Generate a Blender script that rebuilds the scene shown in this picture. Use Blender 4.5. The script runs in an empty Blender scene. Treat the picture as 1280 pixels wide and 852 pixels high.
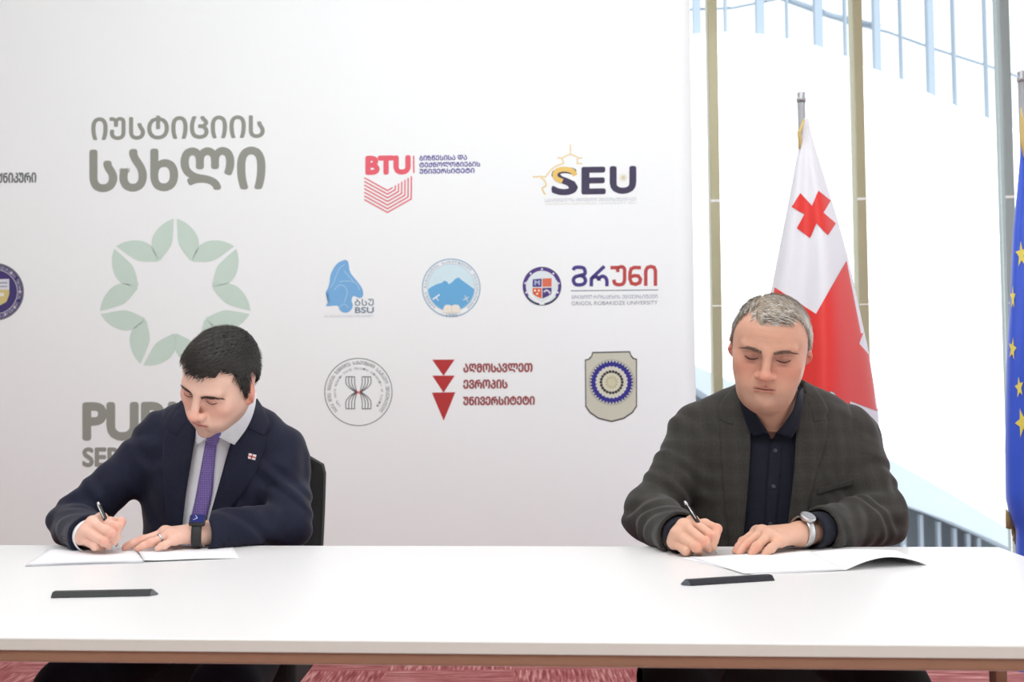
import bpy, bmesh, math, random
import numpy as np
from mathutils import Vector, Matrix
from mathutils.bvhtree import BVHTree
random.seed(7); np.random.seed(7)
C = bpy.context.scene.collection
sc = bpy.context.scene
PI = math.pi
# ------------------------------------------------------------------ camera
F = 1413.0; PITCH = math.radians(3.0); ROLL = 0.007; CAMZ = 1.056
CAM = np.array([0.0, 0.0, CAMZ])
_R = np.array([1.0, 0, 0]); _U = np.array([0, -math.sin(PITCH), math.cos(PITCH)])
FWD = np.array([0, math.cos(PITCH), math.sin(PITCH)])
RIGHT = _R*math.cos(ROLL) - _U*math.sin(ROLL)
UP = _U*math.cos(ROLL) + _R*math.sin(ROLL)
cd = bpy.data.cameras.new('camera'); cam = bpy.data.objects.new('camera', cd); C.objects.link(cam)
cd.sensor_width = 36; cd.lens = F/1280*36; cd.clip_start = 0.05; cd.clip_end = 200
cam.matrix_world = Matrix(((RIGHT[0], UP[0], -FWD[0], CAM[0]), (RIGHT[1], UP[1], -FWD[1], CAM[1]),
                           (RIGHT[2], UP[2], -FWD[2], CAM[2]), (0, 0, 0, 1)))
cd.dof.use_dof = True; cd.dof.focus_distance = 2.45; cd.dof.aperture_fstop = 6.3
sc.camera = cam
# ------------------------------------------------------------------ light
sc.view_settings.view_transform = 'Standard'; sc.view_settings.look = 'None'
sc.view_settings.gamma = 1.0; sc.view_settings.use_curve_mapping = False
sc.view_settings.exposure = 0.12
w = bpy.data.worlds.new('world'); sc.world = w; w.use_nodes = True
w.node_tree.nodes['Background'].inputs[0].default_value = (0.95, 0.98, 1.0, 1)
w.node_tree.nodes['Background'].inputs[1].default_value = 1.45
sun = bpy.data.lights.new('sun', 'SUN'); sun.energy = 5.0; sun.angle = .05; sun.color = (1, .99, .97)
so = bpy.data.objects.new('sun', sun); C.objects.link(so); so.rotation_euler = (math.radians(48), 0, math.radians(-20))
def area(name, loc, target, size, power, col=(1, 1, 1)):
    l = bpy.data.lights.new(name, 'AREA'); l.shape = 'RECTANGLE'; l.size, l.size_y = size; l.energy = power; l.color = col
    o = bpy.data.objects.new(name, l); C.objects.link(o); o.location = loc
    o.rotation_euler = (Vector(target)-Vector(loc)).to_track_quat('-Z', 'Y').to_euler()
    return o
area('unseen_overhead_light', (-0.3, 0.6, 3.3), (0, 2.9, 0.9), (3.0, 1.6), 78, (.94, .985, 1))  # unseen lamp added overhead as key light on the men
area('unseen_overhead_light', (-.3, 2.9, 3.4), (-.5, 4.2, 0.6), (3.4, 1.2), 49, (.94, .985, 1))  # unseen lamp added overhead, tilted to brighten the banner
# ------------------------------------------------------------------ helpers
def P(px, py, Y):                       # the point at world depth Y on the sight line through a pixel
    u = (px-640)/F; v = (426-py)/F
    d = FWD + RIGHT*u + UP*v
    return CAM + d*(Y/d[1])
def Pz(px, py, z):                      # the point at height z
    u = (px-640)/F; v = (426-py)/F
    d = FWD + RIGHT*u + UP*v
    return CAM + d*((z-CAMZ)/d[2])
def proj(x, y, z):
    z = z-CAMZ
    f = y*FWD[1]+z*FWD[2]
    u = (x*RIGHT[0]+y*RIGHT[1]+z*RIGHT[2])/f; v = (x*UP[0]+y*UP[1]+z*UP[2])/f
    return 640+F*u, 426-F*v
def lin(c):
    return tuple((x/255/12.92 if x/255 <= .04045 else ((x/255+.055)/1.055)**2.4) for x in c)
_mats = {}
def mat(name, rgb, rough=0.5, metal=0.0, noise=0.0, nscale=60, bump=0.0, bscale=300, sheen=0.0, spec=0.5, srgb=True):
    if name in _mats: return _mats[name]
    m = bpy.data.materials.new(name); m.use_nodes = True; nt = m.node_tree; b = nt.nodes['Principled BSDF']
    c = lin(rgb) if srgb else rgb
    b.inputs['Base Color'].default_value = (*c, 1); b.inputs['Roughness'].default_value = rough
    b.inputs['Metallic'].default_value = metal; b.inputs['Specular IOR Level'].default_value = spec
    if sheen: b.inputs['Sheen Weight'].default_value = sheen
    tc = nt.nodes.new('ShaderNodeTexCoord')
    if noise:
        n = nt.nodes.new('ShaderNodeTexNoise'); n.inputs['Scale'].default_value = nscale; n.inputs['Detail'].default_value = 4
        r = nt.nodes.new('ShaderNodeMapRange'); r.inputs[3].default_value = 1-noise; r.inputs[4].default_value = 1+noise
        mx = nt.nodes.new('ShaderNodeVectorMath'); mx.operation = 'SCALE'; mx.inputs[0].default_value = c
        nt.links.new(tc.outputs['Object'], n.inputs['Vector']); nt.links.new(n.outputs[0], r.inputs[0])
        nt.links.new(r.outputs[0], mx.inputs['Scale']); nt.links.new(mx.outputs[0], b.inputs['Base Color'])
    if bump:
        n = nt.nodes.new('ShaderNodeTexNoise'); n.inputs['Scale'].default_value = bscale; n.inputs['Detail'].default_value = 3
        bp = nt.nodes.new('ShaderNodeBump'); bp.inputs['Strength'].default_value = bump; bp.inputs['Distance'].default_value = 0.002
        nt.links.new(tc.outputs['Object'], n.inputs['Vector']); nt.links.new(n.outputs[0], bp.inputs['Height'])
        nt.links.new(bp.outputs[0], b.inputs['Normal'])
    _mats[name] = m
    return m
def tag(o, label=None, cat=None, group=None, kind=None):
    if label: o['label'] = label
    if cat: o['category'] = cat
    if group: o['group'] = group
    if kind: o['kind'] = kind
    return o
def empty(name, loc, label, cat, group=None):
    o = bpy.data.objects.new(name, None); C.objects.link(o); o.location = loc; o.empty_display_size = .1
    return tag(o, label, cat, group)
def link(name, me, mats, parent=None):
    o = bpy.data.objects.new(name, me); C.objects.link(o)
    for m in (mats if isinstance(mats, (list, tuple)) else [mats]): me.materials.append(m)
    if parent is not None:
        o.parent = parent
        bpy.context.view_layer.update()
        o.matrix_parent_inverse = parent.matrix_world.inverted()
    return o
def mesh_np(name, V, Q, smooth=True):
    V = np.asarray(V, np.float32); Q = np.asarray(Q, np.int32); k = Q.shape[1]
    me = bpy.data.meshes.new(name); me.vertices.add(len(V)); me.vertices.foreach_set('co', V.ravel())
    me.loops.add(Q.size); me.loops.foreach_set('vertex_index', Q.ravel())
    me.polygons.add(len(Q)); me.polygons.foreach_set('loop_start', np.arange(0, Q.size, k, dtype=np.int32))
    me.polygons.foreach_set('loop_total', np.full(len(Q), k, np.int32))
    me.polygons.foreach_set('use_smooth', np.full(len(Q), smooth, bool))
    me.update(calc_edges=True); me.validate()
    return me
class MB:                               # collects shapes into one mesh
    def __init__(s): s.bm = bmesh.new()
    def box(s, c, size, M=None, bevel=0.0, seg=2, mi=0):
        r = bmesh.ops.create_cube(s.bm, size=1.0); vs = r['verts']
        T = Matrix.Translation(Vector(c)) @ (M.to_4x4() if M is not None else Matrix()) @ Matrix.Diagonal((*size, 1))
        bmesh.ops.transform(s.bm, matrix=T, verts=vs)
        fs = list({f for v in vs for f in v.link_faces})
        if bevel:
            es = list({e for v in vs for e in v.link_edges})
            r = bmesh.ops.bevel(s.bm, geom=es, offset=bevel, segments=seg, affect='EDGES', profile=.5)
            fs = r['faces']
        for f in fs: f.material_index = mi
        return s
    def tube(s, pts, radii, n=12, cap=True, mi=0):
        pts = [Vector(p) for p in pts]
        if not hasattr(radii, '__len__'): radii = [radii]*len(pts)
        rings = []; ref = None
        for i, p in enumerate(pts):
            t = (pts[min(i+1, len(pts)-1)]-pts[max(i-1, 0)]).normalized()
            if ref is None:
                ref = t.cross(Vector((0.13, 0.21, 0.97)))
                if ref.length < .1: ref = t.cross(Vector((1, 0, 0)))
            ref = (ref - t*ref.dot(t)).normalized(); b = t.cross(ref)
            rings.append([s.bm.verts.new(p+(ref*math.cos(2*PI*j/n)+b*math.sin(2*PI*j/n))*radii[i]) for j in range(n)])
        for a, b in zip(rings, rings[1:]):
            for j in range(n):
                f = s.bm.faces.new((a[j], a[(j+1) % n], b[(j+1) % n], b[j])); f.material_index = mi; f.smooth = True
        if cap:
            for r_ in (rings[0][::-1], rings[-1]):
                f = s.bm.faces.new(r_); f.material_index = mi
        return s
    def prism(s, poly, vec, mi=0):      # polygon (3D points) extruded by a vector
        a = [s.bm.verts.new(Vector(p)) for p in poly]; b = [s.bm.verts.new(Vector(p)+Vector(vec)) for p in poly]
        n = len(a)
        s.bm.faces.new(a).material_index = mi; s.bm.faces.new(b[::-1]).material_index = mi
        for i in range(n): s.bm.faces.new((a[i], b[i], b[(i+1) % n], a[(i+1) % n])).material_index = mi
        return s
    def slab(s, G, N, mi=0, crisp=False):            # grid of points G[i][j] given thickness by vectors N[i][j]
        n, m = len(G), len(G[0])
        A = [[s.bm.verts.new(Vector(G[i][j])+Vector(N[i][j])) for j in range(m)] for i in range(n)]
        B = [[s.bm.verts.new(Vector(G[i][j])) for j in range(m)] for i in range(n)]
        def q(*v, sm=True):
            f = s.bm.faces.new(v); f.smooth = sm; f.material_index = mi
        for i in range(n-1):
            for j in range(m-1):
                q(A[i][j], A[i+1][j], A[i+1][j+1], A[i][j+1]); q(B[i][j], B[i][j+1], B[i+1][j+1], B[i+1][j])
        for i in range(n-1):
            q(A[i][0], B[i][0], B[i+1][0], A[i+1][0], sm=crisp); q(A[i][-1], A[i+1][-1], B[i+1][-1], B[i][-1], sm=crisp)
        for j in range(m-1):
            q(A[0][j], A[0][j+1], B[0][j+1], B[0][j], sm=crisp); q(A[-1][j], B[-1][j], B[-1][j+1], A[-1][j+1], sm=crisp)
        return s
    def build(s, name, m, parent=None):
        bmesh.ops.recalc_face_normals(s.bm, faces=s.bm.faces[:])
        me = bpy.data.meshes.new(name); s.bm.to_mesh(me); s.bm.free()
        return link(name, me, m, parent)
def resample(pts, n):
    pts = np.asarray(pts, float); d = np.r_[0, np.cumsum(np.linalg.norm(np.diff(pts, axis=0), axis=1))]
    t = np.linspace(0, d[-1], n)
    return np.stack([np.interp(t, d, pts[:, k]) for k in range(pts.shape[1])], 1)
def smooth_poly(pts, n):                # Catmull-Rom through the points
    p = np.asarray(pts, float); p = np.vstack([2*p[0]-p[1], p, 2*p[-1]-p[-2]]); out = []
    for i in range(1, len(p)-2):
        for t in np.linspace(0, 1, 8, endpoint=False):
            out.append(.5*((2*p[i])+(-p[i-1]+p[i+1])*t+(2*p[i-1]-5*p[i]+4*p[i+1]-p[i+2])*t*t+(-p[i-1]+3*p[i]-3*p[i+1]+p[i+2])*t**3))
    out.append(p[-2])
    return resample(out, n)
# ------------------------------------------------------------------ signed-distance sculpting
class Field:
    def __init__(s, lo, hi, h):
        s.lo = np.array(lo, float); s.h = h
        s.ax = [np.arange(lo[k], hi[k]+h, h).astype(np.float32) for k in range(3)]
        s.D = np.full([len(a) for a in s.ax], .2, np.float32)
    def copy(s):
        o = Field.__new__(Field); o.lo, o.h, o.ax, o.D = s.lo, s.h, s.ax, s.D.copy(); return o
    def grid(s): return s.ax[0][:, None, None], s.ax[1][None, :, None], s.ax[2][None, None, :]
    def op(s, lo, hi, fn, k, sub=False, pad=.03):
        sl = []
        for a in range(3):
            i0 = max(0, int((lo[a]-k-pad-s.lo[a])/s.h)); i1 = min(len(s.ax[a]), int((hi[a]+k+pad-s.lo[a])/s.h)+2)
            if i1 <= i0: return s
            sl.append(slice(i0, i1))
        x = s.ax[0][sl[0]][:, None, None]; y = s.ax[1][sl[1]][None, :, None]; z = s.ax[2][sl[2]][None, None, :]
        d = fn(x, y, z).astype(np.float32); cur = s.D[tuple(sl)]; k = max(k, 1e-5)
        if sub:
            d = -d; h = np.clip(.5-.5*(cur-d)/k, 0, 1); s.D[tuple(sl)] = cur*(1-h)+d*h+k*h*(1-h)
        else:
            h = np.clip(.5+.5*(cur-d)/k, 0, 1); s.D[tuple(sl)] = cur*(1-h)+d*h-k*h*(1-h)
        return s
    def ell(s, c, r, k=.01, R=None, sub=False):
        c = np.asarray(c, float); r = np.asarray(r if hasattr(r, '__len__') else (r, r, r), float)
        e = np.full(3, r.max()) if R is not None else r
        def fn(x, y, z):
            q = (x-c[0], y-c[1], z-c[2])
            if R is not None: q = tuple(q[0]*R[0][i]+q[1]*R[1][i]+q[2]*R[2][i] for i in range(3))
            k0 = np.sqrt((q[0]/r[0])**2+(q[1]/r[1])**2+(q[2]/r[2])**2)
            k1 = np.sqrt((q[0]/r[0]**2)**2+(q[1]/r[1]**2)**2+(q[2]/r[2]**2)**2)+1e-6
            return k0*(k0-1)/k1
        return s.op(c-e, c+e, fn, k, sub)
    def cap(s, a, b, ra, rb=None, k=.01, sub=False):
        a = np.asarray(a, float); b = np.asarray(b, float); rb = ra if rb is None else rb
        v = b-a; L = float(v@v)+1e-12; m = max(ra, rb)
        def fn(x, y, z):
            t = np.clip(((x-a[0])*v[0]+(y-a[1])*v[1]+(z-a[2])*v[2])/L, 0, 1)
            return np.sqrt((x-a[0]-t*v[0])**2+(y-a[1]-t*v[1])**2+(z-a[2]-t*v[2])**2)-(ra+(rb-ra)*t)
        return s.op(np.minimum(a, b)-m, np.maximum(a, b)+m, fn, k, sub)
    def chain(s, pts, rs, k=.004):
        for i in range(len(pts)-1): s.cap(pts[i], pts[i+1], rs[i], rs[i+1], k)
        return s
    def cutbox(s, lo, hi):              # remove an axis-aligned box
        c = (np.array(lo)+np.array(hi))/2; h = (np.array(hi)-np.array(lo))/2
        def fn(x, y, z):
            return np.maximum(np.maximum(abs(x-c[0])-h[0], abs(y-c[1])-h[1]), abs(z-c[2])-h[2])
        return s.op(np.array(lo), np.array(hi), fn, 1e-4, True)
    def cutplane(s, c, d, rad):         # remove what lies beyond a plane, near a point
        c = np.asarray(c, float)
        def fn(x, y, z):
            return np.maximum(-((x-c[0])*d[0]+(y-c[1])*d[1]+(z-c[2])*d[2]), np.sqrt((x-c[0])**2+(y-c[1])**2+(z-c[2])**2)-rad)
        return s.op(c-rad, c+rad, fn, 1e-4, True)
    def mesh(s, smooth=1):
        D = s.D; S = D < 0; n = np.array(D.shape)
        cnt = np.zeros(n-1, np.int8)
        for i in (0, 1):
            for j in (0, 1):
                for k in (0, 1): cnt += S[i:n[0]-1+i, j:n[1]-1+j, k:n[2]-1+k]
        act = (cnt > 0) & (cnt < 8); I = np.argwhere(act)
        idx = np.full(n-1, -1, np.int32); idx[act] = np.arange(len(I))
        acc = np.zeros((len(I), 3)); num = np.zeros(len(I))
        for ax in range(3):
            o1, o2 = [(1, 2), (0, 2), (0, 1)][ax]
            for p in (0, 1):
                for q in (0, 1):
                    A = I.copy(); A[:, o1] += p; A[:, o2] += q; B = A.copy(); B[:, ax] += 1
                    da = D[A[:, 0], A[:, 1], A[:, 2]]; db = D[B[:, 0], B[:, 1], B[:, 2]]
                    m = (da < 0) != (db < 0); t = np.where(m, da/np.where(m, da-db, 1), 0)
                    pt = (A-I).astype(float); pt[:, ax] += t
                    acc += pt*m[:, None]; num += m
        V = (I+acc/num[:, None])*s.h+s.lo
        Q = []
        for ax in range(3):
            o1, o2 = [(1, 2), (2, 0), (0, 1)][ax]
            sl0 = [slice(None)]*3; sl1 = [slice(None)]*3; sl0[ax] = slice(0, -1); sl1[ax] = slice(1, None)
            a = S[tuple(sl0)]; b = S[tuple(sl1)]; E = np.argwhere(a != b)
            ok = (E[:, o1] > 0) & (E[:, o2] > 0) & (E[:, o1] < n[o1]-1) & (E[:, o2] < n[o2]-1); E = E[ok]
            fl = a[E[:, 0], E[:, 1], E[:, 2]]
            def g(d1, d2):
                A = E.copy(); A[:, o1] += d1; A[:, o2] += d2; return idx[A[:, 0], A[:, 1], A[:, 2]]
            q = np.stack([g(-1, -1), g(0, -1), g(0, 0), g(-1, 0)], 1)
            q[~fl] = q[~fl][:, ::-1]; Q.append(q)
        Q = np.vstack(Q); Q = Q[(Q >= 0).all(1)]
        for _ in range(smooth): V = lap(V, Q, .5)
        return V, Q
def lap(V, Q, f):
    e = np.vstack([Q[:, [0, 1]], Q[:, [1, 2]], Q[:, [2, 3]], Q[:, [3, 0]]]); n = len(V)
    e = np.vstack([e, e[:, ::-1]]); c = np.bincount(e[:, 0], minlength=n)
    A = np.stack([np.bincount(e[:, 0], weights=V[e[:, 1], k], minlength=n) for k in range(3)], 1)/np.maximum(c, 1)[:, None]
    return V+(A-V)*f*(c > 0)[:, None]
def bvh_of(V, Q): return BVHTree.FromPolygons([Vector(v) for v in V.tolist()], Q.tolist())
def ss(a, b, x):
    t = np.clip((x-a)/(b-a), 0, 1); return t*t*(3-2*t)
# ------------------------------------------------------------------ palette
M_wall_banner = mat('banner_fabric', (244, 249, 249), .85, noise=.008, nscale=3, spec=.15)
M_white_lam = mat('white_laminate', (238, 238, 237), .34, noise=.006, nscale=8, spec=.4)
M_edge = mat('laminate_edge', (226, 228, 218), .5, noise=.01)
M_brown = mat('brown_steel', (156, 119, 93), .45, noise=.05, nscale=12)
M_lip_highlight = mat('rail_lip_highlight', (215, 195, 180), .5)
M_black = mat('black_fabric', (24, 25, 25), .8, noise=.15, nscale=200, bump=.2)
M_plastic = mat('black_plastic', (22, 22, 23), .4)
M_chrome = mat('polished_steel', (205, 206, 208), .22, 1.0)
M_paper = mat('white_paper', (248, 248, 250), .7, noise=.008, nscale=30)
M_paper_edge = mat('paper_edge', (176, 178, 182), .8, noise=.1, nscale=400)
def ink(rgb):
    return mat('ink_%d_%d_%d' % rgb, rgb, .8, spec=.15, noise=.02, nscale=40)
# ================================================================== STRUCTURE
def nt_floor():
    m = bpy.data.materials.new('carpet_tiles'); m.use_nodes = True; nt = m.node_tree; b = nt.nodes['Principled BSDF']
    b.inputs['Roughness'].default_value = .95; b.inputs['Specular IOR Level'].default_value = .1
    tc = nt.nodes.new('ShaderNodeTexCoord'); L = nt.links.new
    mp = nt.nodes.new('ShaderNodeMapping'); mp.inputs['Scale'].default_value = (2, 2, 2); L(tc.outputs['Object'], mp.inputs[0])
    ch = nt.nodes.new('ShaderNodeTexChecker'); ch.inputs['Scale'].default_value = 1.0; L(mp.outputs[0], ch.inputs[0])
    ns = []
    for sx, sy in ((90, 6), (6, 90)):
        q = nt.nodes.new('ShaderNodeMapping'); q.inputs['Scale'].default_value = (sx, sy, 1); L(tc.outputs['Object'], q.inputs[0])
        n = nt.nodes.new('ShaderNodeTexNoise'); n.inputs['Scale'].default_value = 1.0; n.inputs['Detail'].default_value = 3; L(q.outputs[0], n.inputs[0]); ns.append(n)
    mx = nt.nodes.new('ShaderNodeMix'); mx.data_type = 'FLOAT'; L(ch.outputs['Fac'], mx.inputs[0]); L(ns[0].outputs[0], mx.inputs[2]); L(ns[1].outputs[0], mx.inputs[3])
    cr = nt.nodes.new('ShaderNodeValToRGB'); e = cr.color_ramp.elements
    e[0].position = .36; e[0].color = (*lin((140, 72, 75)), 1); e[1].position = .66; e[1].color = (*lin((212, 160, 155)), 1)
    k = cr.color_ramp.elements.new(.5); k.color = (*lin((172, 100, 101)), 1)
    L(mx.outputs[0], cr.inputs[0]); L(cr.outputs[0], b.inputs['Base Color'])
    return m
tag(MB().box((0.5, 2.6, -.05), (9, 6.4, .1)).build('floor', nt_floor()), kind='structure')
M_plaster = mat('white_plaster', (244, 244, 242), .9, noise=.01)
tag(MB().box((0.5, 2.5, 3.55), (9, 6.3, .2)).build('ceiling', M_plaster), kind='structure')
tag(MB().box((0.5, -.7, 1.7), (9, .15, 3.5)).build('wall_back', M_plaster), kind='structure')
tag(MB().box((-4.05, 2.5, 1.7), (.15, 6.3, 3.5)).build('wall_left', M_plaster), kind='structure')
BY = math.radians(2.0)                   # the banner and the windows stand 2 degrees off square
ubx = np.array([math.cos(BY), -math.sin(BY), 0]); nby = np.array([math.sin(BY), math.cos(BY), 0])
RB = Matrix.Rotation(-BY, 3, 'Z')
def plane_hit(px, py, Y0, off=0.0):      # sight line meets the vertical plane through (0, Y0) with the banner's bearing
    u = (px-640)/F; v = (426-py)/F; d = FWD+RIGHT*u+UP*v
    n = nby; t = ((np.array([0, Y0, 0])-n*off-CAM)@n)/(d@n)
    return CAM+d*t
# ---- windows behind
WY = 5.35
M_mull = mat('bronze_anodised_mullion', (168, 163, 134), .38, .35, noise=.06, nscale=6)
M_joint = mat('pale_joint', (232, 234, 230), .6)
M_out = mat('white_exterior_render', (250, 251, 252), .9, noise=.01)
M_band = mat('blue_grey_concrete', (148, 157, 167), .9, noise=.06, nscale=1.2)
M_dark_rec = mat('dark_recess_wall', (92, 101, 108), .7, noise=.1, nscale=1.5)  # darker tone for the set-back wall outside
M_post = mat('pale_blue_post', (132, 145, 158), .7, noise=.05)
def glass():
    m = bpy.data.materials.new('window_glass'); m.use_nodes = True; nt = m.node_tree; nt.nodes.remove(nt.nodes['Principled BSDF'])
    t = nt.nodes.new('ShaderNodeBsdfTransparent'); g = nt.nodes.new('ShaderNodeBsdfGlossy'); g.inputs['Roughness'].default_value = .02
    t.inputs[0].default_value = (.97, .985, .99, 1)
    f = nt.nodes.new('ShaderNodeFresnel'); f.inputs[0].default_value = 1.25; mx = nt.nodes.new('ShaderNodeMixShader')
    nt.links.new(f.outputs[0], mx.inputs[0]); nt.links.new(t.outputs[0], mx.inputs[1]); nt.links.new(g.outputs[0], mx.inputs[2])
    nt.links.new(mx.outputs[0], nt.nodes['Material Output'].inputs[0])
    return m
M_glass = glass()
mxs = [plane_hit(x, 250, WY) for x in (708, 892.5, 1074, 1258)]
step = mxs[3]-mxs[2]
mxs = mxs+[mxs[3]+step, mxs[3]+2*step]
WTOP = 3.4
for i, p in enumerate(mxs):
    mb = MB().box((p[0], p[1], WTOP/2), (.045, .09, WTOP), RB, .004)
    for zz in (1.985, 1.49):
        mb.box((p[0], p[1]-.0465, zz), (.046, .004, .012 if zz > 1.8 else .006), RB, mi=1)
    tag(mb.build('trim_%d' % (i+1), [M_mull if i != 3 else mat('reflection_grey_mullion', (146, 156, 156), .38, .35, noise=.06, nscale=6), M_joint]), kind='structure')  # one mullion greyed, its reflections put into the colour
for i in range(len(mxs)-1):
    a, b = mxs[i], mxs[i+1]; c = (a+b)/2; L_ = np.linalg.norm((b-a)[:2])-.045
    fr = MB()
    fr.box((c[0], c[1], .04), (L_, .07, .08), RB, .004); fr.box((c[0], c[1], WTOP-.03), (L_, .07, .06), RB, .004)
    f = tag(fr.build('window_%d' % (i+1), M_mull), kind='structure')
    MB().box((c[0], c[1], WTOP/2), (L_, .008, WTOP-.14), RB).build('pane', M_glass, f)
# ---- what stands outside
tag(MB().box((4, 18.3, -2.2), (50, 25, .3)).build('ground_outside', M_out), kind='structure')
EY = 15.0
def outside(name, poly, Y, depth, m):
    return tag(MB().prism([P(x, y, Y) for x, y in poly], (0, depth, 0)).build(name, m), kind='structure')
top = [(700, 50), (866, 43), (915, 40), (950, 43), (985, 49), (1022, 58), (1058, 71), (1096, 88), (1130, 101), (1165, 119), (1196, 133), (1240, 150), (1330, 180), (1560, 230)]
low = [(1560, 830), (1330, 700), (1260, 660), (1190, 617), (1115, 575), (1000, 515), (866, 455), (700, 400)]
outside('exterior_wall', top+low, EY, .8, M_out)
outside('exterior_ramp', low[::-1]+[(1560, 860), (1330, 718), (1245, 676), (1190, 652), (1130, 630), (1000, 570), (866, 482), (700, 430)], EY-.25, 1.0, M_band)
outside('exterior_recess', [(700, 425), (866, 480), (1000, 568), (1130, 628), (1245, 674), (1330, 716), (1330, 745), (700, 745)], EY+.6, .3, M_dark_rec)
for i, x in enumerate((1128, 1150, 1172, 1192, 1209, 1222)):
    y0 = 630+(x-1130)*.4
    p = P(x, y0, EY+.45); z0 = P(x, 745, EY+.45)[2]
    tag(MB().box((p[0], p[1], (p[2]+z0)/2-.05), (.05, .1, p[2]-z0), bevel=.005).build('exterior_column', M_band), kind='structure')
for i, (x, w_, yb) in enumerate(((871, 9, 46), (907, 3, 41), (950, 10, 46), (984, 2.4, 52), (1023, 10, 62), (1057, 2.4, 76), (1096.5, 8, 92), (1127, 2, 104), (1164, 8, 124), (1194, 2.2, 138), (1234, 1.6, 150))):
    p = P(x, yb, EY+.5); z1 = 7.5; ww = w_*p[1]/F
    tag(MB().box((p[0], p[1], (p[2]+z1)/2), (ww, .14, z1-p[2]), bevel=.008).build('exterior_column', M_post), kind='structure')
rl = [P(x, y, EY+.72) for x, y in ((860, 12), (915, 10), (975, -2), (1055, 27), (1110, 40), (1165, 60), (1240, 84), (1340, 120))]
tag(MB().tube(rl, .02, 8).build('exterior_beam', M_post), kind='structure')
rl = [P(x, y, EY+.72) for x, y in ((860, -16), (975, -4), (1040, 20), (1100, 34))]
tag(MB().tube(rl, .045, 8).build('exterior_beam', M_post), kind='structure')
# ================================================================== BANNER
BNY = 4.6
b_r = plane_hit(867.5, 350, BNY); b_l = b_r-ubx*4.6
banner = empty('backdrop_banner', (float(b_l[0]+2.3), float(b_r[1]), 0), 'large white fabric press backdrop printed with university logos, standing behind the two men', 'banner')
mb = MB(); n_ = 60
G = [[b_l*np.array([1, 1, 0])+ubx*4.6*j/n_+np.array([0, 0, .02+3.2*i/24]) for j in range(n_+1)] for i in range(25)]
mb.slab(G, [[nby*.006]*(n_+1)]*25)
mb.build('banner_cloth', M_wall_banner, banner)
fr = MB()
for s_ in (.05, 2.3, 4.55):
    q = b_l+ubx*s_+nby*.035; fr.tube([(q[0], q[1], .0), (q[0], q[1], 3.2)], .014, 10)
    fr.box((q[0], q[1]+.05, .01), (.05, .6, .02), RB, .004)
for zz in (.06, 1.6, 3.19):
    fr.tube([(b_l+ubx*.05+nby*.035)[:2].tolist()+[zz], (b_l+ubx*4.55+nby*.035)[:2].tolist()+[zz]], .012, 10)
fr.build('support_frame', M_chrome, banner)
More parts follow.
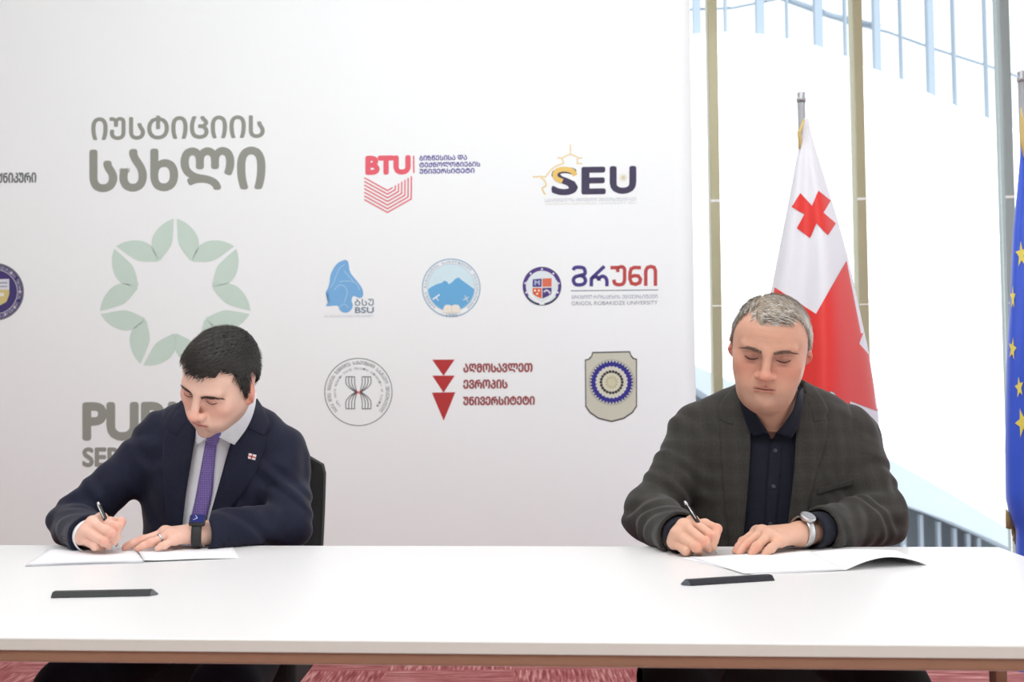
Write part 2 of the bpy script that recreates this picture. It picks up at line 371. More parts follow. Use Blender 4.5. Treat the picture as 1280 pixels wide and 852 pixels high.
# ---- prints
def mtv(s): return ''.join(chr(ord(c)-0x10D0+0x1C90) if 0x10D0 <= ord(c) <= 0x10FF else c for c in s)
_tc = {}
def glyphs(s):
    if s in _tc: return _tc[s]
    c = bpy.data.curves.new('t', 'FONT'); c.body = s; c.resolution_u = 4
    o = bpy.data.objects.new('t', c); C.objects.link(o); dg = bpy.context.evaluated_depsgraph_get(); dg.update()
    me = bpy.data.meshes.new_from_object(o.evaluated_get(dg))
    V = np.array([v.co[:2] for v in me.vertices]); Fs = [tuple(p.vertices) for p in me.polygons]
    bpy.data.objects.remove(o); bpy.data.curves.remove(c); bpy.data.meshes.remove(me)
    _tc[s] = (V, Fs); return _tc[s]
class Print:
    def __init__(s): s.V = []; s.F = []; s.mi = []; s.mats = []; s.lay = 1
    def col(s, rgb):
        m = ink(rgb)
        if m not in s.mats: s.mats.append(m)
        return s.mats.index(m)
    def add(s, pts, faces, rgb, lay=1, dz=0.0):
        b = len(s.V); k = s.col(rgb)
        s.V += [plane_hit(x, y, BNY, .0006+.0004*lay+dz) for x, y in pts]
        for f in faces: s.F.append(tuple(b+i for i in f)); s.mi.append(k)
    def text(s, t, x0, yt, x1, yb, rgb, slope=0.0, bold=0.0, lay=1):
        V, Fs = glyphs(t); lo, hi = V.min(0), V.max(0)
        q = (V-lo)/(hi-lo); X = x0+q[:, 0]*(x1-x0); Yp = yb+(yt-yb)*q[:, 1]+slope*(X-x0)
        for i, (dx, dy) in enumerate(((0, 0),) if not bold else ((0, 0), (bold, 0), (-bold, 0), (0, bold), (0, -bold), (.7*bold, .7*bold), (-.7*bold, .7*bold), (.7*bold, -.7*bold), (-.7*bold, -.7*bold))):
            s.add(list(zip(X+dx, Yp+dy)), Fs, rgb, lay, i*.00004)
    def poly(s, pts, rgb, lay=1):
        bm = bmesh.new(); vs = [bm.verts.new((x, y, 0)) for x, y in pts]; f = bm.faces.new(vs)
        bmesh.ops.triangulate(bm, faces=[f]); bm.verts.index_update()
        s.add([v.co[:2] for v in bm.verts], [tuple(v.index for v in f.verts) for f in bm.faces], rgb, lay); bm.free()
    def line(s, pts, w, rgb, lay=1):
        p = np.asarray(pts, float); n = len(p)
        t = np.gradient(p, axis=0); nn = np.stack([-t[:, 1], t[:, 0]], 1); nn /= np.linalg.norm(nn, axis=1)[:, None]+1e-9
        for i in range(1, n-1):        # mitre
            a = p[i]-p[i-1]; b = p[i+1]-p[i]; a /= np.linalg.norm(a)+1e-9; b /= np.linalg.norm(b)+1e-9
            m_ = np.array([-(a+b)[1], (a+b)[0]]); m_ /= np.linalg.norm(m_)+1e-9
            nn[i] = m_/max(.4, m_@np.array([-a[1], a[0]]))
        s.add(list(map(tuple, p+nn*w/2))+list(map(tuple, p-nn*w/2)), [(i, i+1, n+i+1, n+i) for i in range(n-1)], rgb, lay)
    def ring(s, cx, cy, r0, r1, rgb, lay=1, a0=0, a1=360, n=64, sy=1.0):
        A = np.radians(np.linspace(a0, a1, n+1))
        o = [(cx+r1*math.cos(a), cy-sy*r1*math.sin(a)) for a in A]; i_ = [(cx+r0*math.cos(a), cy-sy*r0*math.sin(a)) for a in A]
        s.add(o+i_, [(k, k+1, n+1+k+1, n+1+k) for k in range(n)], rgb, lay)
    def disc(s, cx, cy, r, rgb, lay=1, n=48, sy=1.0):
        s.add([(cx+r*math.cos(2*PI*k/n), cy-sy*r*math.sin(2*PI*k/n)) for k in range(n)], [tuple(range(n))], rgb, lay)
    def arctext(s, t, cx, cy, r, a0, a1, h, rgb, lay=1, inward=False):
        n = len(t)
        for i, ch in enumerate(t):
            if ch == ' ': continue
            a = math.radians(a0+(a1-a0)*(i+.5)/n); V, Fs = glyphs(ch); lo, hi = V.min(0), V.max(0)
            wd = min(h*.85, abs(a1-a0)/n*PI/180*r*.8); q = (V-lo)/(hi-lo)-.5
            ox, oy = q[:, 0]*wd, q[:, 1]*h; sg = -1 if inward else 1
            ux, uy = math.sin(a)*sg, math.cos(a)*sg      # reading direction
            X = cx+r*math.cos(a)+ox*ux+oy*math.cos(a)*sg; Yp = cy-r*math.sin(a)+ox*uy-oy*math.sin(a)*sg
            s.add(list(zip(X, Yp)), Fs, rgb, lay)
    def build(s, name, label=None):
        me = bpy.data.meshes.new(name); me.from_pydata([tuple(map(float, v)) for v in s.V], [], s.F)
        o = link(name, me, s.mats, banner)
        me.polygons.foreach_set('material_index', s.mi); me.update()
        if label: o['label'] = label
        return o
GREY = (152, 156, 147)
p = Print()
p.text(mtv('იუსტიციის'), 115, 146.5, 330, 174.5, GREY, -.0145, .9)
p.text(mtv('სახლი'), 114, 188.5, 329.5, 238, GREY, -.0155, 2.3)
p.build('heading_print', 'grey Georgian heading at the upper left of the backdrop')
p = Print(); ccx, ccy = 219, 369
for g in range(7):
    for sg in (1, -1):
        prof = [(96, 1.2), (80, 1.8), (66, 3.5), (57, 9), (51, 17), (47.5, 24.5), (53, 26.2), (62, 26.5), (70, 25), (79, 20.5), (87, 13.5), (92.5, 7)]
        pts = []
        for r_, a_ in prof:
            a = math.radians(90+g*360/7+sg*a_); pts.append((ccx+r_*math.cos(a), ccy-r_*math.sin(a)))
        p.poly(smooth_poly(pts+[pts[0]], 40)[:-1], (203, 224, 212))
p.build('emblem_print', 'pale green ring of leaves')
p = Print()
p.text('PUBLIC', 105.5, 504.5, 292, 548.5, GREY, -.0067, 2.6)
p.text('SERVICE HALL', 104, 560, 300, 582.5, GREY, -.006, 1.2)
p.build('heading_print', 'grey Latin lettering partly hidden behind the seated man')
p = Print(); RED = (232, 108, 120); SL = -.016
p.text('BTU', 458.5, 196.5, 511.5, 217, RED, SL, 1.9)
p.line([(517, 194.5), (517.3, 216)], 1.8, RED)
for k in range(7):
    d = 4.55*k
    xr = 514-4.0*(6-k); yr_top = 220.0+2.3*(6-k)
    p.line([(455.3, 222+d), (484.4, 238+d), (xr, 238+d-(xr-484.4)*.57), (xr+.2, yr_top)], 1.75, (226, 120, 130))
VIO = (98, 92, 162)
p.text(mtv('ბიზნესისა და'), 524.5, 194.5, 583.5, 200.5, VIO, SL, .28)
p.text(mtv('ტექნოლოგიების'), 524.5, 203, 600, 209, VIO, SL, .28)
p.text(mtv('უნივერსიტეტი'), 524.5, 211, 593, 217, VIO, SL, .28)
p.build('logo_print', 'red BTU logo with chevron shield')
p = Print(); INK = (78, 74, 96); GOLD = (233, 200, 120)
V, Fs = glyphs('S')
p.text('S', 691, 210.5, 720.5, 242, INK, 0, 1.9)
ts = [(719, 219), (715, 213.5), (706, 211.3), (697, 213), (693.5, 218), (695.5, 223), (703, 226.5)]
p.line(smooth_poly(ts, 30), 6.2, GOLD, 3)
p.text('E', 728.5, 210.2, 755.5, 241.3, INK, SL, 1.7)
p.text('U', 764, 209.5, 793.5, 240.6, INK, SL, 1.9)
p.disc(779, 222, 2.6, (216, 210, 178), 2); p.ring(779, 222, 3.6, 4.4, (228, 222, 196), 1)
GL = (236, 214, 156)
p.line([(666, 221), (676, 220.5), (682, 221)], 1.6, GL); p.line([(713, 180.5), (713, 193)], 1.5, GL)
p.line(smooth_poly([(682, 221), (688, 213), (695, 207.5), (705, 204)], 20), 1.6, GL)
p.line([(705, 204), (702, 197.5), (697, 197)], 1.6, GL)
p.line(smooth_poly([(702, 198), (707, 195), (713, 193), (719, 195), (724, 197.5), (728, 197)], 20), 1.5, GL)
p.line([(722, 198), (721.5, 204), (728, 204.5)], 1.5, GL)
p.line(smooth_poly([(676, 221.5), (681, 226), (682.5, 232), (678, 235), (679.5, 240), (682, 243)], 24), 1.9, GL)
p.text(mtv('საქართველოს ეროვნული უნივერსიტეტი სეუ'), 681, 248, 795, 252.4, (190, 192, 198), -.015)
p.text('GEORGIAN NATIONAL UNIVERSITY SEU', 681, 253.8, 795, 256.2, (216, 214, 212), -.015)
p.build('logo_print', 'SEU logo with a gold outline above the S')
p = Print(); BL = (126, 182, 228)
head_sil = [(431, 324.5), (434.5, 326), (436, 331), (437, 338), (441, 345), (447, 352), (452, 359), (454, 366), (453, 371), (449, 372.5), (445, 370.5), (441, 370), (439.5, 376), (441, 381), (439, 387), (434, 390.5), (428, 390), (424, 386), (422.5, 382), (416, 382), (407.5, 382.5), (410, 378), (413, 375), (411.5, 371), (411, 367), (407, 365.5), (410, 360), (412, 352), (413, 344), (417, 335), (423, 328)]
p.poly(smooth_poly(head_sil+[head_sil[0]], 90)[:-1], BL)
LB = (170, 207, 236)
for c_ in ([(420, 345), (424, 336), (431, 330)], [(424, 352), (434, 351), (445, 354), (450, 363)], [(418, 362), (424, 356), (431, 358), (434, 366), (430, 378)], [(430, 338), (436, 345), (443, 353)], [(413, 360), (417, 353), (420, 345)], [(424, 384), (430, 380), (436, 384)]):
    p.line(smooth_poly(c_, 16), 1.2, LB, 3)
TX = (132, 150, 166)
p.text(mtv('ბსუ'), 443.5, 373.5, 467, 382, TX, -.01, .15); p.text('BSU', 444, 384, 467, 391, TX, -.01, .35)
p.text('BATUMI SHOTA RUSTAVELI STATE UNIVERSITY', 406, 394, 467.5, 396.8, (196, 206, 216), -.01)
p.build('logo_print', 'blue helmeted head logo')
p = Print(); cx, cy = 564, 359.5
p.ring(cx, cy, 35.3, 36.6, (150, 184, 208)); p.ring(cx, cy, 29.2, 29.9, (176, 204, 222)); p.disc(cx, cy, 29.2, (212, 236, 243))
mt_ = [(535.5, 361)]+[(539, 358.5), (546, 355), (552, 353.5), (555.5, 350.5), (559, 352), (561, 355), (565, 352.5), (569, 348.5), (573, 346.5), (578, 350.5), (585, 355.5), (592.6, 361)]
bot = [(cx+28.9*math.cos(math.radians(a)), cy+28.9*math.sin(math.radians(a))) for a in np.linspace(3, 177, 30)]
p.poly(mt_+bot, (112, 178, 224), 2)
p.line([(541, 374), (549.5, 368)], 1.8, (238, 246, 250), 3); p.line([(545, 371), (548, 376)], 1.2, (220, 236, 246), 3)
p.line([(579, 375), (586, 371)], 1.2, (220, 232, 226), 3); p.line([(581, 369), (585, 377)], 1.0, (226, 230, 212), 3)
bk = [(553.5, 390.5), (554.5, 384), (557, 381), (560.5, 380.5), (564.5, 382), (568, 380.5), (573, 381), (575, 384), (576, 390.5)]
p.poly(bk, (240, 236, 222), 4); p.line([(564.5, 382), (564.5, 390)], .6, (205, 205, 195), 5)
p.arctext(mtv('სამცხე ჯავახეთის სახელმწიფო უნივერსიტეტი'), cx, cy, 32.5, 232, -52, 3.2, (112, 150, 178))
p.text('1990', 558, 392, 571.5, 396, (110, 140, 165), 0)
p.build('logo_print', 'round emblem of blue mountains')
p = Print(); cx, cy = 677.5, 357.5; PUR = (92, 72, 140)
p.disc(cx, cy, 23.4, (226, 236, 238)); p.ring(cx, cy, 19.3, 23.6, PUR, 2, 20, 160); p.ring(cx, cy, 20.2, 23.6, PUR, 2, 160, 215); p.ring(cx, cy, 20.2, 23.6, PUR, 2, -35, 20)
p.ring(cx, cy, 21.6, 23.6, (70, 72, 100), 2, 215, 262); p.ring(cx, cy, 21.6, 23.6, (70, 72, 100), 2, -82, -35)
p.ring(cx, cy, 23.4, 24.2, (84, 92, 104), 2)
for a in (90, 48, 132, 10, 170, -22, 202): p.disc(cx+21.3*math.cos(math.radians(a)), cy-21.3*math.sin(math.radians(a)), 1.2, (240, 242, 246), 4, 12)
p.poly([(666, 349), (677, 348), (677, 358.5), (665.6, 358.5)], (84, 78, 140), 3); p.poly([(678, 348), (689.5, 347.5), (689.5, 358), (678, 358.5)], (222, 120, 96), 3)
p.poly([(665.6, 359.8), (677, 359.8), (677, 373), (670, 370), (666, 367)], (222, 104, 72), 3); p.poly([(678, 359.8), (689.5, 359.3), (689.3, 367), (685, 370), (678, 373)], (86, 70, 128), 3)
p.text('M', 668.5, 350.5, 674.5, 356, (190, 200, 228), 0, .3, 4)
for q in ((668.8, 363), (673.5, 363), (671.6, 367)): p.disc(*q, 1.4, (250, 230, 214), 4, 12)
p.line(smooth_poly([(680, 365), (683, 362.5), (687, 365), (687, 367)], 12), 2.2, (212, 212, 224), 4)
p.line(smooth_poly([(662, 365), (668, 373), (677, 379), (687, 373), (693, 365)], 20), 1.8, (246, 248, 248), 3)
PG = (84, 72, 138); RG = (192, 84, 82)
def strokes(L_, w, c): 
    for q in L_: p.line(q, w, c)
yo = lambda x: -.0095*(x-714)
def st(pts): return [(x, y+yo(x)) for x, y in pts]
W_ = 4.4
strokes([st(smooth_poly([(716.5, 337.5), (718.5, 334.5), (724.5, 334), (730, 335.5), (731.2, 342), (726, 344), (719, 346), (716.7, 350), (719, 355), (724.5, 356), (730, 354.5), (731.8, 350), (729, 345.5), (724, 344)], 60))], W_, PG)
strokes([st([(739.2, 358), (739.2, 348.5), (741.5, 346), (755.5, 333)]), st(smooth_poly([(739.5, 348.5), (743, 346), (747, 347), (749, 350.5)], 12)), st(smooth_poly([(748.6, 351), (749.5, 347), (754, 345.5), (757.5, 348), (758.6, 352), (758.6, 358)], 20))], W_, PG)
strokes([st([(763, 334.8), (769, 334.8), (772, 334.8), (772.3, 340.5)]), st(smooth_poly([(772, 335.2), (777, 333.8), (780.5, 336.5), (780.8, 344), (780.6, 351), (778.5, 355.3), (773, 356.2), (768.5, 354.5), (767.4, 349.8)], 40))], W_, RG)
strokes([st([(801.2, 335.2), (793, 334.9), (789, 336.6), (787.6, 341), (787.4, 349), (789.5, 354.6), (794.5, 356), (799.5, 354), (800.6, 349.5), (798, 345.6), (793, 345), (788.2, 346.6)])], W_, RG)
strokes([st([(807.2, 358), (807.2, 339), (809.5, 335), (813.5, 333.9), (817.6, 335), (819.3, 339), (819.3, 358)])], W_, RG)
p.line([(713.5, 363.3), (822.5, 362.2)], .9, (84, 88, 112))
p.text(mtv('გრიგოლ რობაქიძის უნივერსიტეტი'), 714.5, 368.7, 822, 373.7, (152, 150, 172), -.0095)
p.text('GRIGOL ROBAKIDZE UNIVERSITY', 714.5, 376.6, 822, 381.4, (150, 153, 160), -.0095)
p.build('logo_print', 'round crest with purple and red Georgian lettering')
p = Print(); cx, cy = 448, 489.7; DK = (104, 106, 108)
p.ring(cx, cy, 41.6, 42.5, DK)
p.arctext(mtv('სსიპ შოთა მესხიას ზუგდიდის სახელმწიფო სასწავლო უნივერსიტეტი'), cx, cy, 36.8, 222, -42, 4.6, DK)
p.arctext('LEPL SHOTA MESKHIA STATE TEACHING UNIVERSITY OF ZUGDIDI', cx, cy, 29.4, 218, -38, 2.6, (136, 138, 140))
for k in range(4):
    o = 15.5-3.6*k; i_ = 3.4*k*.55
    for sx in (-1, 1):
        p.line(smooth_poly([(cx+sx*o, cy-19), (cx+sx*o, cy-11), (cx+sx*(o*.7), cy-5), (cx+sx*(1.5+o*.12), cy)], 24), 1.0, DK)
        p.line(smooth_poly([(cx+sx*o, cy+21), (cx+sx*o, cy+12), (cx+sx*(o*.7), cy+5.5), (cx+sx*(1.5+o*.12), cy)], 24), 1.0, DK)
p.line([(cx-15.8, cy-19), (cx-4.2, cy-19)], 1.0, DK); p.line([(cx+4.2, cy-19), (cx+15.8, cy-19)], 1.0, DK)
p.line([(cx-15.8, cy+21), (cx-4.2, cy+21)], 1.0, DK); p.line([(cx+4.2, cy+21), (cx+15.8, cy+21)], 1.0, DK)
p.line([(cx-3.5, cy-2.5), (cx+3.5, cy+3.5)], 1.0, (226, 110, 110), 3); p.line([(cx+3.5, cy-2.5), (cx-3.5, cy+3.5)], 1.0, (226, 110, 110), 3)
p.build('logo_print', 'round grey line emblem with mirrored arches')
p = Print(); TR = (186, 66, 66); BR = (160, 88, 88)
p.poly([(540.3, 449.4), (568.2, 449.2), (554.5, 469.5)], TR); p.poly([(540.4, 469.3), (568.4, 469.2), (554.5, 490.5)], TR); p.poly([(539.8, 490.5), (569.2, 490), (554.6, 525.5)], TR)
p.text(mtv('აღმოსავლეთ'), 579.5, 454.6, 665.2, 465, BR, -.0075, .6)
p.text(mtv('ევროპის'), 579.5, 474.8, 634, 485.3, BR, -.0075, .6)
p.text(mtv('უნივერსიტეტი'), 579.5, 495.6, 668, 506, BR, -.0085, .6)
p.build('logo_print', 'three stacked red triangles with dark red Georgian lettering')
p = Print(); cx, cy = 764.5, 477.5
sh = [(740.5, 439.6), (787.5, 438.6), (789.3, 443.6), (792.4, 447.2), (796.3, 448.2), (796.3, 508), (791, 516), (780, 523.5), (764.5, 527.5), (748, 523.5), (737, 516), (731.5, 508), (731, 449.2), (735.4, 448.2), (738.8, 444.6)]
p.poly(sh, (92, 92, 92)); c0 = np.array([763.7, 482]); p.poly([tuple(c0+(np.array(q)-c0)*.957) for q in sh], (206, 207, 190), 2)
p.ring(cx, cy, 28, 28.6, (150, 150, 140), 3)
for k in range(40): a = k*PI/20; p.line([(cx+23.5*math.cos(a), cy+23.5*math.sin(a)), (cx+27*math.cos(a), cy+27*math.sin(a))], 2.2, (66, 66, 140), 3)
p.ring(cx, cy, 19.5, 25, (66, 64, 150), 3)
for k in range(26): a = k*2*PI/26; p.disc(cx+19.2*math.cos(a), cy+19.2*math.sin(a), 1.2, (226, 226, 214), 5, 10)
p.ring(cx, cy, 10.5, 18.4, (216, 216, 200), 4)
for k in range(22): a = k*2*PI/22; p.disc(cx+13.3*math.cos(a), cy+13.3*math.sin(a), 1.9, (64, 62, 60), 5, 10)
p.ring(cx, cy, 7.4, 10.6, (222, 220, 196), 5); p.disc(cx, cy, 7.4, (214, 212, 178), 5)
for k in range(14): a = k*2*PI/14; p.line([(cx+5*math.cos(a), cy+5*math.sin(a)), (cx+9*math.cos(a), cy+9*math.sin(a))], .7, (160, 156, 130), 6)
p.build('logo_print', 'pale shield with a blue gear wheel')
p = Print()
p.text(mtv('ტექნიკური'), -18, 216, 45, 228.5, (120, 124, 126), -.012, .5)
cx, cy = -6, 364.5
p.disc(cx, cy, 36, (120, 122, 128)); p.disc(cx, cy, 34, (74, 66, 118), 2); p.ring(cx, cy, 27.3, 28.3, (196, 196, 206), 3)
p.arctext('GEORGIAN TECHNICAL UNIVERSITY', cx, cy, 31, 80, -80, 3.6, (206, 206, 216), 3); p.arctext('GEORGIAN TECHNICAL UNIVERSITY', cx, cy, 31, 280, 100, 3.6, (206, 206, 216), 3)
p.poly([(-24, 349), (11.5, 348.5), (11.5, 368), (8, 377), (-6, 385), (-20, 377), (-24, 368)], (214, 200, 136), 4); p.poly([(-24, 349), (11.5, 348.5), (11.5, 362), (-24, 362)], (222, 224, 230), 5)
p.line([(-22, 353.5), (9, 353.3)], 1.6, (150, 152, 176), 6); p.line([(-22, 358), (9, 357.8)], 1.4, (160, 160, 184), 6); p.poly([(-6, 366), (5, 366), (5, 370), (-6, 370)], (238, 238, 236), 6)
p.build('logo_print', 'dark violet round seal cut by the left edge of the photo')
#@@PART2
# ================================================================== TABLE
TZ = 0.7404
TYAW = math.radians(4.0)
tr_ = Pz(1249, 683.4, TZ)                            # back right corner of the top
tx = np.array([math.cos(TYAW), -math.sin(TYAW), 0]); ty = np.array([math.sin(TYAW), math.cos(TYAW), 0])
TL, TD = 2.9, .968
tc_ = tr_-tx*TL/2-ty*TD/2; RT = Matrix.Rotation(-TYAW, 3, 'Z')
table = empty('conference_table', (tc_[0], tc_[1], 0), 'long white conference table with brown frame in front of the two seated men', 'table')
def tpt(u, v, z): q = tc_+tx*u+ty*v; return (q[0], q[1], z)
MB().box(tpt(0, 0, TZ-.0085), (TL, TD, .017), RT, .0018).build('tabletop', M_white_lam, table)
eb = MB()
for sv in (-1, 1): eb.box(tpt(0, sv*(TD/2+.0006), TZ-.009), (TL-.004, .0012, .015), RT)
for su in (-1, 1): eb.box(tpt(su*(TL/2+.0006), 0, TZ-.009), (.0012, TD-.004, .015), RT)
eb.build('edge_band', M_edge, table)
fr = MB()
for sv in (-1, 1): fr.box(tpt(0, sv*(TD/2-.016), TZ-.0245), (TL-.01, .03, .0145), RT, .001)
for su in (-1, 1): fr.box(tpt(su*(TL/2-.02), 0, TZ-.0245), (.03, TD-.065, .0145), RT, .001)
fr.build('frame', M_brown, table)
MB().box(tpt(0, -(TD/2-.016), TZ-.0325), (TL-.02, .026, .0012), RT).build('lip_highlight', M_lip_highlight, table)  # highlight along the frame's lower lip, put in as a pale strip
for su in (-1, 1):
    for sv in (-1, 1):
        MB().box(tpt(su*(TL/2-.02), sv*(TD/2-.03), (TZ-.032)/2), (.025, .04, TZ-.032), RT, .003).build('leg', M_brown, table)
TABLE_Y = lambda x: (tr_+tx*((x-tr_[0])/tx[0]))[1]   # back edge of the top at a given x
# ================================================================== CHAIRS
def office_chair(x, y, rz, wd, ztop, label):
    e = empty('office_chair', (x, y, 0), label, 'chair', None); R_ = Matrix.Rotation(rz, 3, 'Z')
    def q(a, b, z): v = R_ @ Vector((a, b, 0)); return (x+v.x, y+v.y, z)
    MB().box(q(0, 0, .405), (wd, .46, .12), R_, .03, 4).build('seat', M_black, e)
    bm = MB(); n = 16; G = []; N = []
    hw = wd/2
    for i in range(n+1):
        t = i/n; z = .50+(ztop-.50)*t
        edge = hw*(1-.045*(1-t))
        r = .05
        if ztop-z < r: edge -= r-math.sqrt(max(0, r*r-(r-(ztop-z))**2))
        row = []; nr = []
        for j in range(17):
            s_ = -1+2*j/16
            row.append(q(edge*s_, .225+.05*t-.035*(s_*s_)+.02*math.sin(PI*t), z)); v = R_ @ Vector((0, -.04, 0)); nr.append(v)
        G.append(row); N.append(nr)
    bm.slab(G, N); bm.build('backrest', M_black, e)
    MB().tube([q(0, .1, .40), q(0, .27, .40), q(0, .30, .47), q(0, .285, .62)], [.02, .02, .018, .015], 10).build('back_bracket', M_plastic, e)
    MB().tube([q(0, 0, .08), q(0, 0, .25), q(0, 0, .41)], [.028, .028, .022], 14).build('column', M_plastic, e)
    for k in range(5):
        a = 2*PI*k/5+.3
        arm = MB().tube([q(0, 0, .10), q(.14*math.cos(a), .14*math.sin(a), .095), q(.28*math.cos(a), .28*math.sin(a), .075)], [.026, .02, .014], 10).build('base_arm', M_plastic, e)
        w0 = q(.28*math.cos(a), .28*math.sin(a), .03); d = R_ @ Vector((-math.sin(a), math.cos(a), 0))
        MB().tube([Vector(w0)-d*.02, Vector(w0)+d*.02], .028, 14).build('caster', M_plastic, arm)
    return e
office_chair(-.756, 2.98, .0, .455, .905, 'black office chair under the man in the navy suit, its back showing at his side')
office_chair(.63, 2.98, .0, .44, .86, 'black office chair under the man in the grey plaid jacket, behind the table')
# ================================================================== PEOPLE
def skin_mat(name, rgb):
    m = bpy.data.materials.new(name); m.use_nodes = True; nt = m.node_tree; b = nt.nodes['Principled BSDF']
    b.inputs['Roughness'].default_value = .48; b.inputs['Subsurface Weight'].default_value = .12
    b.inputs['Subsurface Radius'].default_value = (1, .35, .2); b.inputs['Subsurface Scale'].default_value = .008
    b.inputs['Specular IOR Level'].default_value = .4
    a = nt.nodes.new('ShaderNodeVertexColor'); a.layer_name = 'tint'
    tc = nt.nodes.new('ShaderNodeTexCoord'); n = nt.nodes.new('ShaderNodeTexNoise'); n.inputs['Scale'].default_value = 55; n.inputs['Detail'].default_value = 5
    r = nt.nodes.new('ShaderNodeMapRange'); r.inputs[3].default_value = .93; r.inputs[4].default_value = 1.07
    mx = nt.nodes.new('ShaderNodeVectorMath'); mx.operation = 'SCALE'
    bp = nt.nodes.new('ShaderNodeBump'); bp.inputs['Strength'].default_value = .15; bp.inputs['Distance'].default_value = .001
    n2 = nt.nodes.new('ShaderNodeTexNoise'); n2.inputs['Scale'].default_value = 420
    L = nt.links.new
    L(tc.outputs['Object'], n.inputs[0]); L(tc.outputs['Object'], n2.inputs[0]); L(n.outputs[0], r.inputs[0]); L(a.outputs[0], mx.inputs[0]); L(r.outputs[0], mx.inputs['Scale'])
    L(mx.outputs[0], b.inputs['Base Color']); L(n2.outputs[0], bp.inputs['Height']); L(bp.outputs[0], b.inputs['Normal'])
    return m
def rotm(pitch, yaw, roll):
    p, y, r = map(math.radians, (pitch, yaw, roll))
    Rx = np.array([[1, 0, 0], [0, math.cos(p), -math.sin(p)], [0, math.sin(p), math.cos(p)]])
    Rz = np.array([[math.cos(y), -math.sin(y), 0], [math.sin(y), math.cos(y), 0], [0, 0, 1]])
    Ry = np.array([[math.cos(r), 0, math.sin(r)], [0, 1, 0], [-math.sin(r), 0, math.cos(r)]])
    return Ry @ Rx @ Rz
def g3(V, c, s): return np.exp(-(((V-np.array(c))/np.array(s))**2).sum(1))
def make_head(o, Mh, ctr, neck_base):
    """Head sculpted in its own frame (face to -y, eyes at z=0), then set in place."""
    k_ = o['scale']; w_ = o['width']; fat = o['fat']; age = o['age']
    inv = lambda q: (Mh.T @ (np.asarray(q)-ctr))/k_
    f = Field((-.115, -.15, -.2), (.115, .15, .145), .0016)
    f.ell((0, .010, o['crown']-.078), (.0765*w_, o['back'], .078), .02)
    f.ell((0, -.035, .036), (.066*w_, .05, .046), .03)
    f.ell((0, -.03, -.028), (.0655*w_, .058, .068), .03)
    f.ell((0, -.040, -.075), (.048*w_+.010*fat, .046, .045), .03)
    f.ell((0, -.079, -.104+.004*fat), (.018, .015, .014), .022)
    for s_ in (-1, 1):
        f.ell((s_*(.0405*w_+.009*fat), -.006, -.066), (.017, .028, .026), .03)
        f.ell((s_*.045*w_, -.062, -.026), (.021, .02, .020), .022)
        f.ell((s_*(.032*w_+.010*fat), -.062, -.066), (.02, .02, .026), .025)
        f.ell((s_*.055*w_, -.008, -.016-.010*fat), (.016, .046, .040+.010*fat), .03)
    if fat > .4:
        f.ell((0, -.036, -.116), (.05, .044, .032), .03)
        for s_ in (-1, 1): f.ell((s_*.036, -.044, -.094), (.02, .026, .022), .025)
    craniumD = f.copy()
    # neck
    nb = inv(neck_base); f.cap((0, .028, -.06), nb, .054*w_+.004*fat, .062*w_+.004*fat, .03)
    if fat > .4: f.cap((0, -.012, -.105), (np.array(nb)*.7+np.array((0, -.03, -.1))*.3), .04, .045, .03)
    ew = o['ew']; nu = o['nup']
    # brow, sockets, lids
    for s_ in (-1, 1):
        f.cap((s_*.012, -.0865, .018), (s_*.046*w_, -.074, .020), .0085, .008, .014)
        f.ell((s_*ew*.031, -.0990, .001), (.020, .012, .0125), .012, sub=True)
        f.ell((s_*ew*.0315, -.0745, -.001), (.0155, .0145, .0125), .003)
        c_ = [(s_*ew*.0175, -.0885, .0065), (s_*ew*.031, -.0925, .0105), (s_*ew*.045, -.083, .007)]
        for a, b in zip(c_, c_[1:]): f.cap(a, b, .0012, None, .003, True)
    # nose
    nl = o['nose']
    f.cap((0, -.089, .012), (0, -.1115*nl**.15, -.034+nu), .0075, .0105, .012)
    f.ell((0, -.1155, -.037+nu), (.0118*o['nw'], .0105, .0102), .008)
    for s_ in (-1, 1):
        f.ell((s_*.0138*o['nw'], -.102, -.0405+nu), (.0085*o['nw'], .0115, .0088), .007)
        f.ell((s_*.0078*o['nw'], -.1095, -.0485+nu), (.0036, .005, .0032), .002, sub=True)
    # mouth
    f.ell((0, -.078, -.068), (.031, .018, .022), .018)
    mz = -.0685
    up = [(-.0225, -.0855, mz-.001), (-.011, -.0945, mz+.0035), (0, -.0962, mz+.0028), (.011, -.0945, mz+.0035), (.0225, -.0855, mz-.001)]
    for a, b in zip(up, up[1:]): f.cap(a, b, .0036, None, .005)
    lo = [(-.018, -.0865, mz-.006), (0, -.0945, mz-.0075), (.018, -.0865, mz-.006)]
    for a, b in zip(lo, lo[1:]): f.cap(a, b, .0046, None, .006)
    gr = [(-.027, -.0855, mz-.0025), (-.012, -.0965, mz-.0012), (0, -.0985, mz-.0018), (.012, -.0965, mz-.0012), (.027, -.0855, mz-.0025)]
    for a, b in zip(gr, gr[1:]): f.cap(a, b, .0014, None, .0025, True)
    f.cap((0, -.1, -.056), (0, -.1, -.062), .0022, None, .004, True)
    f.cap((-.010, -.0945, mz-.0175), (.010, -.0945, mz-.0175), .003, None, .014, True)
